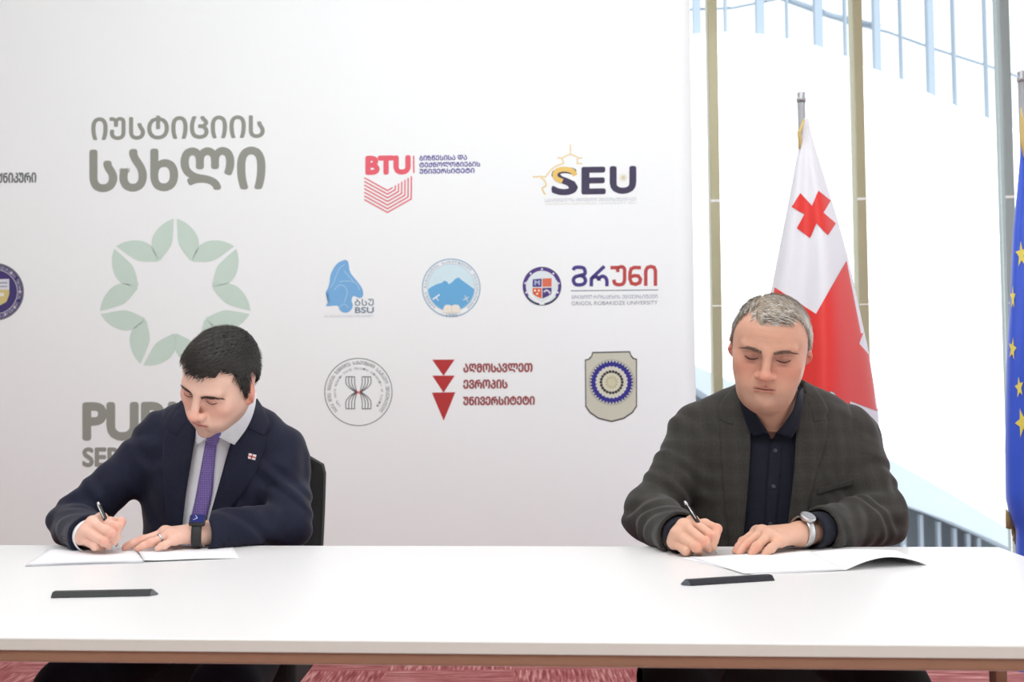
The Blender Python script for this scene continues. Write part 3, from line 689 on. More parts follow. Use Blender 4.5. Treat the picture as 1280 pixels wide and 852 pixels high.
    # ears
    for s_ in (-1, 1):
        fl_ = o['ear'][3]; Re = np.array([[math.cos(fl_*s_), -math.sin(fl_*s_), 0], [math.sin(fl_*s_), math.cos(fl_*s_), 0], [0, 0, 1]]) @ np.array([[1, 0, 0], [0, math.cos(-.18), -math.sin(-.18)], [0, math.sin(-.18), math.cos(-.18)]])
        ex = s_*o['ear'][0]; ey, ez = o['ear'][1:3]
        f.ell((ex, ey, ez), (.0075, .0185, .0315), .006, R=Re)
        f.ell((ex-s_*.003, ey-.009, ez-.027), (.006, .0075, .009), .006)
        f.ell((ex+s_*.0085, ey-.004, ez+.008), (.0055, .0105, .019), .004, R=Re, sub=True)
        f.ell((ex+s_*.006, ey-.012, ez-.006), (.005, .006, .008), .003, sub=True)
    V, Q = f.mesh(1)
    # creases pressed into the face: lines in the frontal plane with depth and width
    def crease(line, amp, wid):
        ln = smooth_poly(line, 24); d2 = ((V[:, None, [0, 2]]-ln[None, :, :])**2).sum(2); k2 = d2.argmin(1)
        fade = np.sin(PI*np.clip((np.arange(24)+1)/25, 0, 1))**.5
        V[:, 1] += amp*fade[k2]*np.exp(-d2.min(1)/wid**2)*(V[:, 1] < -.045)
    for s_ in (-1, 1):
        crease([(s_*.0215*o['nw'], -.036), (s_*.0285, -.050), (s_*.0325, -.064), (s_*.034, -.078)], .0007+.0013*age, .0042)
        crease([(s_*ew*.014, -.009), (s_*ew*.024, -.0165), (s_*ew*.035, -.0175), (s_*ew*.046, -.012)], .0005+.0012*age, .0032)
        crease([(s_*ew*.016, .0055), (s_*ew*.030, .0095), (s_*ew*.046, .0055)], .0010, .0022)
    if age:
        crease([(-.034, .045), (0, .0435), (.034, .045)], .0006, .0025); crease([(-.034, .058), (0, .0565), (.034, .058)], .0005, .0025)
        crease([(-.02, -.101), (0, -.1035), (.02, -.101)], .0006, .004)
    # pigment, with shade around the eyes painted in
    b = np.array(lin(o['skin'])); col = np.tile(b, (len(V), 1))
    def blend(c, m): 
        nonlocal col
        c = np.array(lin(c)); col = col*(1-m[:, None])+c*m[:, None]
    for s_ in (-1, 1): blend(o['ruddy'], .55*g3(V, (s_*.045, -.07, -.03), (.026, .04, .024)))
    blend(o['ruddy'], .75*g3(V, (0, -.115, -.038), (.02, .025, .018)))
    blend(o['ruddy'], .8*ss(.074*w_, .080*w_, abs(V[:, 0]))*(V[:, 1] > -.02)*(V[:, 2] < .05))
    beard = ss(-.038, -.062, V[:, 2]-.35*np.clip(V[:, 1]+.02, -.2, .2))*ss(.03, -.0, V[:, 1])*ss(-.135, -.115, V[:, 2])
    blend(o['beard'], o['beard_amt']*beard)
    for s_ in (-1, 1): blend(o['lid_shade'], .8*g3(V, (s_*ew*.031, -.085, -.002), (.021, .03, .012)))  # lid tone, darkened to paint in eye-socket shade
    for s_ in (-1, 1): blend(o['lid_shade'], .45*g3(V, (s_*.0155, -.085, .003), (.006, .03, .011)))  # painted shade at the inner eye corners
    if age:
        for s_ in (-1, 1): blend(o['lid_shade'], .5*g3(V, (s_*.033, -.085, -.016), (.016, .03, .004)))  # painted shade along the eye bags
    lipm = ss(.027, .016, abs(V[:, 0]))*ss(.0095, .007, abs(V[:, 2]-(mz-.0022)-.0018*np.cos(V[:, 0]*180)))*(V[:, 1] < -.078)
    blend(o['lip'], .62*lipm)
    blend(o['lipline'], 0.8*ss(.0026, .0008, abs(V[:, 2]-mz+.0018))*ss(.027, .02, abs(V[:, 0]))*(V[:, 1] < -.08))
    return f, craniumD, V, Q, col
def to_world(V, Mh, ctr, k): return (V*k) @ Mh.T+ctr
def hair_of(o, craniumD, Mh, ctr, name, mats, parent):
    f = craniumD; x, y, z = f.grid()
    az = np.degrees(np.abs(np.arctan2(x, -(y-.01))))+0*z
    hz = np.interp(az, o['line'][0], o['line'][1]).astype(np.float32)
    if 'line_r' in o:
        hz = np.where(x+0*az > 0, np.interp(az, o['line_r'][0], o['line_r'][1]), hz).astype(np.float32)
    nz = .003*np.sin(x*210+y*90)+.002*np.sin(y*260-z*120+x*77)
    m = z-hz+nz
    T = o['thick']; top = ss(.02, .1, z)
    th = (T[0]+(T[1]-T[0])*top+0*x)
    if 'quiff' in o:
        for (qx, qy, qz, qr, qa) in o['quiff']: th = th+qa*np.exp(-((x-qx)**2+(y-qy)**2+(z-qz)**2)/qr**2)
    tuft = 1+.16*np.sin(x*330+40*np.sin(z*40))*np.sin(y*240+z*60)
    g = Field.__new__(Field); g.lo, g.h, g.ax = f.lo, f.h, f.ax
    g.D = (f.D-np.where(m > 0, th*tuft*ss(0, o.get('taper', .016), m), 0)+np.where(m < 0, np.minimum(.004, -m*.5), 0)).astype(np.float32)
    V, Q = g.mesh(1)
    # keep the shell above the hairline
    azv = np.degrees(np.abs(np.arctan2(V[:, 0], -(V[:, 1]-.01)))); hv = np.interp(azv, *o['line'])
    if 'line_r' in o: hv = np.where(V[:, 0] > 0, np.interp(azv, *o['line_r']), hv)
    keep = (V[:, 2] > hv-.012); Qk = Q[keep[Q].all(1)]
    used = np.unique(Qk); rm = np.full(len(V), -1); rm[used] = np.arange(len(used)); V2 = V[used]; Q2 = rm[Qk]
    verts = [to_world(V2, Mh, ctr, o['scale'])]; quads = [Q2]; mi = [np.zeros(len(Q2), int)]
    # strands
    rng = np.random.default_rng(3); n = o['strands']
    zmask = np.where(V2[:, 2]-np.interp(azv[used], *o['line']) > -.001)[0]
    ids = rng.choice(zmask, n); c0 = V2[ids]
    nr = c0-np.array((0, .01, .02)); nr /= np.linalg.norm(nr, axis=1)[:, None]
    fl = o['flow'](c0)+rng.normal(0, .16, (n, 3)); fl -= nr*(fl*nr).sum(1)[:, None]; fl /= np.linalg.norm(fl, axis=1)[:, None]+1e-9
    sd = np.cross(fl, nr); L_ = rng.uniform(.5, 1.0, n)[:, None]*o['len']; wd = o.get('swid', .0006)
    a = c0-nr*.0015; b = c0+fl*L_*.5+nr*(o['lift']+rng.normal(0, .0006, (n, 1))); c = c0+fl*L_+nr*(o['lift']*.6+rng.normal(0, .001, (n, 1)))
    pts = np.stack([a-sd*wd, a+sd*wd, b+sd*wd, b-sd*wd, c+sd*wd*.3, c-sd*wd*.3], 1).reshape(-1, 3)
    base = len(V2)+np.arange(n)*6
    q = np.concatenate([np.stack([base, base+1, base+2, base+3], 1), np.stack([base+3, base+2, base+4, base+5], 1)])
    verts.append(to_world(pts, Mh, ctr, o['scale'])); quads.append(q)
    pick = rng.choice(len(mats), n, p=o['mix']); 
    if 'pickfn' in o: pick = o['pickfn'](c0, pick, rng)
    mi.append(np.tile(pick, 2))
    me = mesh_np(name, np.vstack(verts), np.vstack(quads))
    ob = link(name, me, mats, parent); me.polygons.foreach_set('material_index', np.concatenate(mi).astype(np.int32)); me.update()
    return ob
def head_strip(name, bvh, pts, wds, off, Mh, ctr, k, m, parent, hairy=0):
    """thin raised strip along a line of the face (brow, lashes)"""
    pts = resample(pts, 14); wds = np.interp(np.linspace(0, 1, 14), np.linspace(0, 1, len(wds)), wds); mb = MB(); G = []; N = []
    rng = random.Random(5)
    for i, (x, z) in enumerate(pts):
        row = []; nr = []
        for j in range(5):
            t = -1+2*j/4; h = bvh.ray_cast(Vector((x, -.3, z+t*wds[i])), Vector((0, 1, 0)))
            p = h[0] if h[0] else Vector((x, -.08, z)); nn = h[1] if h[1] else Vector((0, -1, 0))
            if nn.y > 0: nn = -nn
            o_ = off*(1-.8*t*t)*(1 if 0 < i < 13 else .1)
            row.append(to_world(np.array(p-nn*.0006), Mh, ctr, k)); nr.append(Mh @ np.array(nn)*k*(o_+.0006))
        G.append(row); N.append(nr)
    mb.slab(G, N)
    if hairy:
        for _ in range(hairy):
            i = rng.randrange(14); x, z = pts[i]; z += rng.uniform(-1, 1)*wds[i]*.9
            h = bvh.ray_cast(Vector((x, -.3, z)), Vector((0, 1, 0)))
            if not h[0]: continue
            nn = h[1] if h[1].y < 0 else -h[1]
            d = Vector(((1 if x > 0 else -1)*.8, 0, rng.uniform(-.1, .5))).normalized()
            a, b, c = h[0], h[0]+d*.004+nn*.0022, h[0]+d*.008+nn*.0018
            mb.tube([Vector(to_world(np.array(q), Mh, ctr, k)) for q in (a, b, c)], [.00035, .0003, .0001], 4)
    return mb.build(name, m, parent)
def join_np(parts):
    Vs, Qs, b = [], [], 0
    for V, Q in parts: Vs.append(V); Qs.append(Q+b); b += len(V)
    return np.vstack(Vs), np.vstack(Qs)
def make_hand(wrist, fore, palm, fingers, thumb, sc_=1.0, rad=1.0):
    """palm: centre-line joints of the knuckles; fingers: lists MCP, PIP, TIP; thumb: base, MCP, IP, TIP"""
    allp = np.array([wrist]+[q for fg in fingers for q in fg]+list(thumb)); lo = allp.min(0)-.035; hi = allp.max(0)+.035
    lo = np.minimum(lo, np.asarray(wrist)-.05); hi = np.maximum(hi, np.asarray(wrist)+.05)
    f = Field(lo, hi, .0013); w0 = np.asarray(wrist, float)
    f.cap(w0+(np.asarray(fore)-w0)*.25, w0, .027*rad, .0235*rad, .01)
    mc = [np.asarray(fg[0], float) for fg in fingers]
    for q in mc: f.cap(w0+(q-w0)*.1, q-(q-w0)*.06, .0165*rad, .0125*rad, .014)
    for a, b in zip(mc, mc[1:]): f.cap(a, b, .0108*rad, None, .01)
    f.cap(w0, thumb[0], .018*rad, .0165*rad, .016); f.cap(thumb[0], thumb[1], .0165*rad, .0125*rad, .012)
    f.cap(thumb[1], thumb[2], .0118*rad, .0098*rad, .004); f.cap(thumb[2], thumb[3], .0102*rad, .0076*rad, .004)
    for n, fg in enumerate(fingers):
        r = (.0098, .0099, .0096, .0086)[n]*rad
        a, b, c = [np.asarray(q, float) for q in fg]
        # an extra joint near the tip
        dd = c-b; nrm = np.array((0, 0, 1.0)); mid = b+dd*.55+nrm*.0015
        f.cap(a, b, r*1.05, r*.93, .0045); f.cap(b, mid, r*.93, r*.84, .0022); f.cap(mid, c, r*.84, r*.70, .0022)
        f.ell(b, r*1.02, .004); f.ell(a+np.array((0, 0, .001)), r*1.16, .007)
    return f
def finish_hand(f, tz_fn=None):
    x, y, z = f.grid(); f.D = np.maximum(f.D, (TZ+.0022)-z+0*f.D)
    return f.mesh(1)
def hand_col(V, o, tips):
    b = np.array(lin(o['hand'])); col = np.tile(b, (len(V), 1)); r = np.array(lin(o['knuckle']))
    for t, s_ in tips:
        m = .6*np.exp(-((V-np.asarray(t))**2).sum(1)/s_**2)[:, None]; col = col*(1-m)+r*m
    return col
def body_obj(name, pieces, m, label):
    V, Q = join_np([(a, b) for a, b, c in pieces]); col = np.vstack([c for a, b, c in pieces])
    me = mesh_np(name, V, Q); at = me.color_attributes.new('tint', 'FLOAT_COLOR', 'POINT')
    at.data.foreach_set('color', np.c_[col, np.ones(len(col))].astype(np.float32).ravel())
    o = link(name, me, m); tag(o, label, 'person'); return o
# ---- cloth patches laid on a garment
def cast(bvh, px, py, Yg):
    d = P(px, py, 1.0)-CAM; d /= np.linalg.norm(d)
    h = bvh.ray_cast(Vector(CAM), Vector(d))
    if h[0] is not None and h[0].y > 2.2: return np.array(h[0]), d
    return None, d
def patch(name, bvh, L, R, m, parent, n=26, k=8, off=.002, th=.004, crown=.0, roll=0.0, Yg=2.6, sm=3, fold=None, edge=.7):
    L = smooth_poly(L, n); R = smooth_poly(R, n); H = np.zeros((n, k, 3)); D = np.zeros((n, k, 3)); bad = np.zeros((n, k), bool)
    for i in range(n):
        for j in range(k):
            t = j/(k-1); q = L[i]*(1-t)+R[i]*t; h, d = cast(bvh, q[0], q[1], Yg); D[i, j] = -d
            if h is None: bad[i, j] = True
            else: H[i, j] = h
    dist = np.linalg.norm(H-CAM, axis=2); md = np.median(dist[~bad]) if (~bad).any() else Yg
    for i in range(n):                   # misses take the depth of their nearest hit neighbour
        for j in range(k):
            if bad[i, j]:
                js = [q for q in range(k) if not bad[i, q]]
                dist[i, j] = dist[i, min(js, key=lambda q: abs(q-j))] if js else md
    for _ in range(sm):                  # a stiff cloth bridges small dents
        p_ = np.pad(dist, 1, mode='edge'); av = (p_[:-2, 1:-1]+p_[2:, 1:-1]+p_[1:-1, :-2]+p_[1:-1, 2:])/4
        dist = np.minimum(dist, av)*.6+av*.4
    T = np.linspace(0, 1, k)[None, :]
    raise_ = off+th+crown*np.sin(PI*T)+roll*T**2 + 0*dist
    if fold is not None: raise_ = raise_+fold(np.linspace(0, 1, n)[:, None], T)
    taper = np.minimum(1, np.minimum(T, 1-T)*k*.5+edge)
    base = CAM-D*(dist-off)[..., None]
    N = D*(np.maximum(raise_*taper, .001))[..., None]
    return MB().slab(base.tolist(), N.tolist(), crisp=True).build(name, m, parent)
def shell(f, t):
    g = f.copy(); g.D = np.maximum(f.D, -(f.D+t)); return g
def cut_opening(f, yl, yr, ymax):
    """front opening between two lines given as (y pixel -> x pixel) tables"""
    x, y, z = f.grid(); X = x+0*f.D; Y = y+0*f.D; Z = z+0*f.D; px, py = proj(X, Y, Z)
    l = np.interp(py, yl[0], yl[1]); r = np.interp(py, yr[0], yr[1])
    d = np.maximum(l-px, px-r)*2.6/F; d = np.maximum(d, Y-ymax)
    f.D = np.maximum(f.D, -d).astype(np.float32)
def folds(f, specs):
    x, y, z = f.grid()
    for c, s_, kv, amp, ph, warp in specs:
        g = np.exp(-((x-c[0])**2+(y-c[1])**2+(z-c[2])**2)/s_**2)
        ar = x*kv[0]+y*kv[1]+z*kv[2]+ph
        w = np.sin(ar+1.7*warp*np.sin(x*31+z*23+y*17+ph)); f.D += (1.45*amp*g*w*np.abs(w)**.3).astype(np.float32)
    return f
def seam(f, c, n, rad, dep=.0028, w=.0035):
    x, y, z = f.grid(); n = A(n)/np.linalg.norm(n)
    pd = (x-c[0])*n[0]+(y-c[1])*n[1]+(z-c[2])*n[2]; r2 = (x-c[0])**2+(y-c[1])**2+(z-c[2])**2
    f.D += (dep*np.exp(-(pd/w)**2)*ss(rad, rad*.8, np.sqrt(r2))).astype(np.float32)
A = np.array
def cloth_mat(name, rgb, plaid=None, rough=.9, sheen=.15):
    m = bpy.data.materials.new(name); m.use_nodes = True; nt = m.node_tree; b = nt.nodes['Principled BSDF']; L = nt.links.new
    b.inputs['Roughness'].default_value = rough; b.inputs['Specular IOR Level'].default_value = .2; b.inputs['Sheen Weight'].default_value = sheen
    b.inputs['Sheen Roughness'].default_value = .4
    c = lin(rgb); tc = nt.nodes.new('ShaderNodeTexCoord')
    n = nt.nodes.new('ShaderNodeTexNoise'); n.inputs['Scale'].default_value = 520; n.inputs['Detail'].default_value = 2; L(tc.outputs['Object'], n.inputs[0])
    r = nt.nodes.new('ShaderNodeMapRange'); r.inputs[1].default_value = .25; r.inputs[2].default_value = .75; r.inputs[3].default_value = .72; r.inputs[4].default_value = 1.3; L(n.outputs[0], r.inputs[0])
    fac = r.outputs[0]
    if plaid:
        for axis, sc_ in (('X', plaid[0]), ('Z', plaid[1])):
            for s2, am in ((1, plaid[2]), (2.0, plaid[2]*.5)):
                wv = nt.nodes.new('ShaderNodeTexWave'); wv.bands_direction = axis; wv.inputs['Scale'].default_value = sc_*s2; wv.inputs['Distortion'].default_value = 1.2
                wv.inputs['Detail Scale'].default_value = 6; L(tc.outputs['Object'], wv.inputs[0])
                pw = nt.nodes.new('ShaderNodeMath'); pw.operation = 'POWER'; pw.inputs[1].default_value = 5; L(wv.outputs['Fac'], pw.inputs[0])
                ml = nt.nodes.new('ShaderNodeMath'); ml.operation = 'MULTIPLY_ADD'; ml.inputs[1].default_value = am; ml.inputs[2].default_value = 1.0; L(pw.outputs[0], ml.inputs[0])
                mm = nt.nodes.new('ShaderNodeMath'); mm.operation = 'MULTIPLY'; L(fac, mm.inputs[0]); L(ml.outputs[0], mm.inputs[1]); fac = mm.outputs[0]
    mx = nt.nodes.new('ShaderNodeVectorMath'); mx.operation = 'SCALE'; mx.inputs[0].default_value = c; L(fac, mx.inputs['Scale']); L(mx.outputs[0], b.inputs['Base Color'])
    bp = nt.nodes.new('ShaderNodeBump'); bp.inputs['Strength'].default_value = .25; bp.inputs['Distance'].default_value = .001; L(n.outputs[0], bp.inputs['Height']); L(bp.outputs[0], b.inputs['Normal'])
    return m
def ring_on(name, c, axis, r, wd, th, m, parent, sx=1.0, n=40, cut=None):
    """band around a limb: centre, axis, radius"""
    ax = Vector(axis).normalized(); u = ax.cross(Vector((0, 0, 1))).normalized(); v = u.cross(ax)
    mb = MB(); rows = []
    for j in range(n):
        a = 2*PI*j/n; d = u*math.cos(a)*sx+v*math.sin(a); p_ = Vector(c)+d*r
        rows.append([mb.bm.verts.new(p_+ax*(s_*wd/2)+d*q) for s_, q in ((-1, 0), (-1, th*.7), (-.6, th), (.6, th), (1, th*.7), (1, 0))])
    for a, b in zip(rows, rows[1:]+rows[:1]):
        for i in range(6):
            f = mb.bm.faces.new((a[i], b[i], b[(i+1) % 6], a[(i+1) % 6])); f.smooth = True
    return mb.build(name, m, parent), u, v
def trousers(name, hipc, knees, ank, r, m, parent):
    f = Field((hipc[0]-.36, 2.1, 0), (hipc[0]+.36, 3.12, .72), .008)
    h = np.array(hipc); f.ell(h+np.array((0, .02, .02)), (.18, .14, .12), .03)
    for s_, kn, an in zip((-1, 1), knees, ank):
        a = h+np.array((s_*.095, -.02, 0)); f.cap(a, kn, r*1.1, r*.85, .03); f.cap(kn, an, r*.80, r*.55, .015)
    V, Q = f.mesh(2); return link(name, mesh_np(name, V, Q), m, parent)
def shoe(an, parent, m):
    f = Field((an[0]-.1, an[1]-.27, -.01), (an[0]+.1, an[1]+.12, .2), .005)
    f.ell((an[0], an[1]-.01, .06), (.042, .05, .065), .02); f.ell((an[0], an[1]-.12, .035), (.048, .11, .04), .03); f.cap((an[0], an[1]+.02, .1), (an[0], an[1], .16), .038, .04, .02)
    x, y, z = f.grid(); f.D = np.maximum(f.D, .003-z+0*f.D); V, Q = f.mesh(1)
    return link('shoe', mesh_np('shoe', V, Q), m, parent)
def pen(top, tip, label, m1, m2):
    a, b = Vector(top), Vector(tip); d = (b-a).normalized(); L_ = (b-a).length
    e = empty('ballpoint_pen', tuple(b), label, 'pen')
    q = lambda t: a+d*(L_*t)
    MB().tube([q(.04), q(.06), q(.42), q(.44)], [.0042, .0047, .0047, .0046], 14).build('barrel', m1, e)
    MB().tube([q(.44), q(.45), q(.52), q(.53)], [.0048, .0051, .0051, .0048], 14).build('centre_band', M_chrome, e)
    MB().tube([q(.53), q(.7), q(.88), q(.9)], [.0047, .0046, .0038, .0034], 14).build('grip', m2, e)
    MB().tube([q(.9), q(.96), q(.99), q(1)], [.0034, .0018, .0008, .0005], 12).build('nib_cone', M_chrome, e)
    MB().tube([q(-.03), q(0), q(.04)], [.0028, .003, .0042], 12).build('push_button', M_chrome, e)
    s_ = d.cross(Vector((0, 1, 0))).normalized(); n_ = -d.cross(s_).normalized(); n_ = n_ if n_.y < 0 else -n_
    MB().tube([q(.03)+n_*.003, q(.05)+n_*.0068, q(.3)+n_*.0062, q(.33)+n_*.0055], [.0014, .0014, .0013, .0009], 8).build('pocket_clip', M_chrome, e)
    return e
def button(name, c, r, m, parent, nrm=(0, -1, 0)):
    n_ = Vector(nrm).normalized(); return MB().tube([Vector(c)-n_*.001, Vector(c)+n_*.0018, Vector(c)+n_*.0026], [r, r, r*.75], 16).build(name, m, parent)
# ------------------------------------------------------------------ man in the grey jacket (right)
A = np.array
J2 = cloth_mat('grey_plaid_tweed', (53, 51, 48), (9.0, 8.0, .16)); S2 = cloth_mat('dark_navy_shirt', (25, 28, 40), None, .75, .05)
TR2 = cloth_mat('black_trouser_cloth', (24, 24, 26), None, .85, .0)
SK2 = skin_mat('skin_right_man', None)
o2 = dict(scale=1.0, width=1.03, fat=.62, age=1, nose=1.0, crown=.102, back=.095, nw=1.1, ear=(.0835, .014, -.004, .45), ew=1.08, nup=.003, skin=(210, 159, 135), ruddy=(208, 128, 108), beard=(188, 150, 132), beard_amt=.35, lid_shade=(142, 88, 76),
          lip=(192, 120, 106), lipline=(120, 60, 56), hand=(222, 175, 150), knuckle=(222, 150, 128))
M2h = rotm(23, -16, 1.0); e2 = P(959.3, 447, 2.44); c2 = e2-M2h @ A((0, -.088, 0)); nb2 = P(966, 548, 2.66)
f_, cr2, V, Q, col = make_head(o2, M2h, c2, nb2); bv2 = bvh_of(V, Q)
head2 = (to_world(V, M2h, c2, 1.0), Q, col)
# torso
def torso2():
    f = Field((.15, 2.33, .45), (1.12, 2.98, 1.19), .0042)
    f.ell(P(968, 585, 2.69), (.225, .135, .21), .05); f.ell(P(966, 680, 2.69), (.215, .155, .22), .06)
    f.ell((P(966, 720, 2.76)), (.2, .16, .2), .05)
    for a in ((872, 541), (1060, 543)): f.cap(P(966, 517, 2.70), P(a[0], a[1], 2.71), .068, .066, .05)
    f.cap(P(966, 505, 2.68), P(966, 560, 2.68), .074, .1, .04)
    return f
T2 = torso2()
SR, ER, WR = P(872, 552, 2.71), P(812, 644, 2.59), P(850, 668, 2.36)
SL_, EL, WL = P(1060, 554, 2.71), P(1102, 648, 2.58), P(1026, 661, 2.415)
J = T2.copy()
for S_, E_, W_2 in ((SR, ER, WR), (SL_, EL, WL)):
    J.cap(S_, E_, .07, .058, .035); J.cap(E_, W_2, .058, .049, .02)
FS2 = [(ER, .10, (60, 30, 95), .0042, .3, 1.2), (EL, .11, (-70, 20, 85), .0034, 1.1, 1.4), (SR, .11, (40, 0, 40), .003, .5, 1.5), (SL_, .11, (-50, 10, 40), .003, 2, 1.5),
          ((ER+WR)/2, .09, (20, 85, 60), .0036, 0, 1.6), ((EL+WL)/2, .10, (70, 60, 50), .003, 2, 1.6), ((SR+ER)/2, .09, (25, 30, 70), .0034, 4, 1.5), ((SL_+EL)/2, .09, (-45, 20, 75), .0038, 2.6, 1.5),
          (P(900, 640, 2.56), .12, (75, 0, 30), .003, 1, 1), (P(1045, 640, 2.56), .12, (-70, 0, 45), .003, 2, 1)]
folds(J, FS2); TF2 = T2.copy(); folds(TF2, FS2[-2:]); bt2 = bvh_of(*TF2.mesh(1))
seam(J, SR+A((.028, 0, .0)), (1, 0, .25), .12); seam(J, SL_-A((.028, 0, .0)), (1, 0, -.25), .12)
ybk = TABLE_Y(.6)
J.cutbox((0, 1, .3), (2, ybk+.006, TZ+.002))
solid2 = J.mesh(1); bj2 = bvh_of(*solid2)
SH = T2.copy(); SH.D += .013; SH.cutbox((0, 1, .3), (2, ybk+.006, TZ+.002))
SH.cutbox((0, 1, .3), (2, ybk-.02, TZ+.001))
NK2 = SH.copy(); NK2.cap(c2+M2h @ A((0, .02, -.085)), nb2+A((0, -.01, .0)), .070, .082, .02); bn2 = bvh_of(*NK2.mesh(2))
SH.cap(P(966, 470, 2.62), P(965, 510, 2.66), .060, .056, .006, True)     # neck hole
cut_opening(SH, ([400, 500, 551, 560], [938, 940, 965, 990]), ([400, 500, 551, 560], [992, 990, 965, 940]), 2.66)
sv2 = SH.mesh(1); bs2 = bvh_of(*sv2)
JK = J.copy(); JK.D = np.maximum(J.D, -(T2.D+.017))
yl = ([470, 500, 541, 590, 628, 690, 760], [927, 929, 936, 934, 931, 926, 922]); yr = ([470, 489, 532, 593, 654, 690, 760], [1006, 1004, 998, 994, 986, 983, 978])
cut_opening(JK, yl, yr, 2.66)
JK.cap(P(966, 470, 2.64), P(965, 520, 2.64), .066, .068, .004, True)
for E_, W_2, r in ((ER, WR, .041), (EL, WL, .041)):
    d = (W_2-E_)/np.linalg.norm(W_2-E_); JK.cutplane(W_2+d*.004, d, .085); JK.cap(W_2-d*.05, W_2+d*.09, r, r, .002, True)
jv2 = JK.mesh(1)
# hands
d2 = WR-ER
hr = make_hand(P(838, 673, 2.40), WR-(WR-ER)*.6, None,
    [[P(866, 652, 2.335), P(889, 669, 2.285), P(892, 684, 2.290)], [P(855, 657, 2.31), P(881, 677, 2.272), P(885, 687, 2.29)],
     [P(847, 667, 2.305), P(870, 684, 2.268), P(875, 690, 2.292)], [P(843, 678, 2.315), P(857, 688.5, 2.28), P(864, 691.5, 2.30)]],
    [P(866, 660, 2.37), P(881, 656, 2.355), P(896, 661, 2.325), P(893, 677, 2.297)], rad=1.06)
hrV = finish_hand(hr)
hl = make_hand(P(1003, 667, 2.385), WL-(WL-EL)*.6, None,
    [[P(946, 665, 2.365), P(929, 677, 2.345), P(919, 690, 2.325)], [P(952, 665, 2.34), P(934, 680, 2.315), P(923, 692, 2.30)],
     [P(961, 669, 2.318), P(946, 683, 2.293), P(939, 692.5, 2.287)], [P(974, 676, 2.308), P(964, 685, 2.285), P(955, 693, 2.284)]],
    [P(985, 668, 2.405), P(965, 668, 2.415), P(948, 678, 2.405), P(936, 686, 2.39)], rad=1.06)
hlV = finish_hand(hl)
# chest under the shirt, arms under the sleeves
BD = T2.copy(); BD.D += .03
for S_, E_, W_2 in ((SR, ER, WR), (SL_, EL, WL)): BD.cap(S_, E_, .05, .042, .03); BD.cap(E_, W_2, .04, .028, .02)
BD.cutbox((0, 1, .3), (2, ybk+.01, TZ+.002))
BD.cap(P(966, 520, 2.66), P(965, 560, 2.705), .05, .06, .02)
bdV = BD.mesh(1); skc = np.tile(A(lin(o2['skin'])), (len(bdV[0]), 1))
def kn(hf): return [(q, .013) for fg in hf for q in fg]
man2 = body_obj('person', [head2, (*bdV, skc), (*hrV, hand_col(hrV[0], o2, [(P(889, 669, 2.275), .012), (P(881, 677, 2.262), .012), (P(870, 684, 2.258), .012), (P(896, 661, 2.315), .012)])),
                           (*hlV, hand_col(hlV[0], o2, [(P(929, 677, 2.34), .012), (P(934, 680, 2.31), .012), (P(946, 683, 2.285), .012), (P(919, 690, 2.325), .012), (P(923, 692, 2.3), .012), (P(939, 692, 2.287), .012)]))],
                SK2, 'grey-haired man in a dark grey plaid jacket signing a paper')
jk2 = link('jacket', mesh_np('jacket', *jv2), J2, man2)
sh2 = link('shirt', mesh_np('shirt', *sv2), S2, man2)
patch('lapel', bt2, [(917, 503), (901, 529), (903, 593), (909, 654), (912, 690)], [(931, 497), (938, 541), (936, 593), (931, 654), (927, 690)], J2, jk2, off=.001, th=.005, roll=.003, k=9)
patch('lapel', bt2, [(1003, 489), (996, 532), (992, 593), (985, 654), (981, 690)], [(1016, 499), (1035, 530), (1020, 593), (1006, 654), (1001, 690)], J2, jk2, off=.001, th=.005, k=9)
patch('jacket_collar', bt2, [(913, 487), (900, 505), (900, 523), (906, 528)], [(929, 480), (929, 500), (925, 518), (917, 531)], J2, jk2, off=.001, th=.0065, n=18)
patch('jacket_collar', bt2, [(1005, 480), (1007, 495), (1010, 512), (1016, 528)], [(1017, 482), (1028, 497), (1035, 512), (1030, 525)], J2, jk2, off=.001, th=.0065, n=18)
patch('chest_pocket', bj2, [(1022, 610), (1021, 618)], [(1066, 598), (1066, 606)], J2, jk2, off=.0005, th=.0035, n=5, k=14)
patch('shirt_collar', bn2, [(920, 480), (925, 506), (933, 530), (941, 546)], [(936, 490), (943, 513), (953, 529), (961, 541)], S2, sh2, off=.001, th=.006, n=16, k=9, sm=5)
patch('shirt_collar', bn2, [(997, 490), (991, 512), (980, 529), (970, 541)], [(1005, 483), (1003, 506), (999, 530), (990, 547)], S2, sh2, off=.001, th=.006, n=16, k=9, sm=5)
for E_, W_2, cw in ((ER, WR, .034), (EL, WL, .05)):
    d = (W_2-E_)/np.linalg.norm(W_2-E_); ring_on('cuff', W_2+d*(cw/2-.006), d, .0345, cw, .003, S2, sh2)
patch('placket', bs2, [(962, 549), (958, 600), (955, 650), (953, 690)], [(978, 549), (975, 600), (971, 650), (969, 690)], S2, sh2, off=.0003, th=.0022, n=20, k=5)
for q in ((969, 563), (967, 608), (963, 655)):
    h, d = cast(bs2, *q, 2.6)
    if h is not None: button('shirt_button', h-d*.004, .0052, mat('dark_button', (58, 60, 68), .25), sh2, -d)
HG = [mat('hair_grey', (156, 142, 124), .6, noise=.2, nscale=300), mat('hair_silver', (206, 203, 196), .55), mat('hair_dark_grey', (104, 98, 90), .6)]
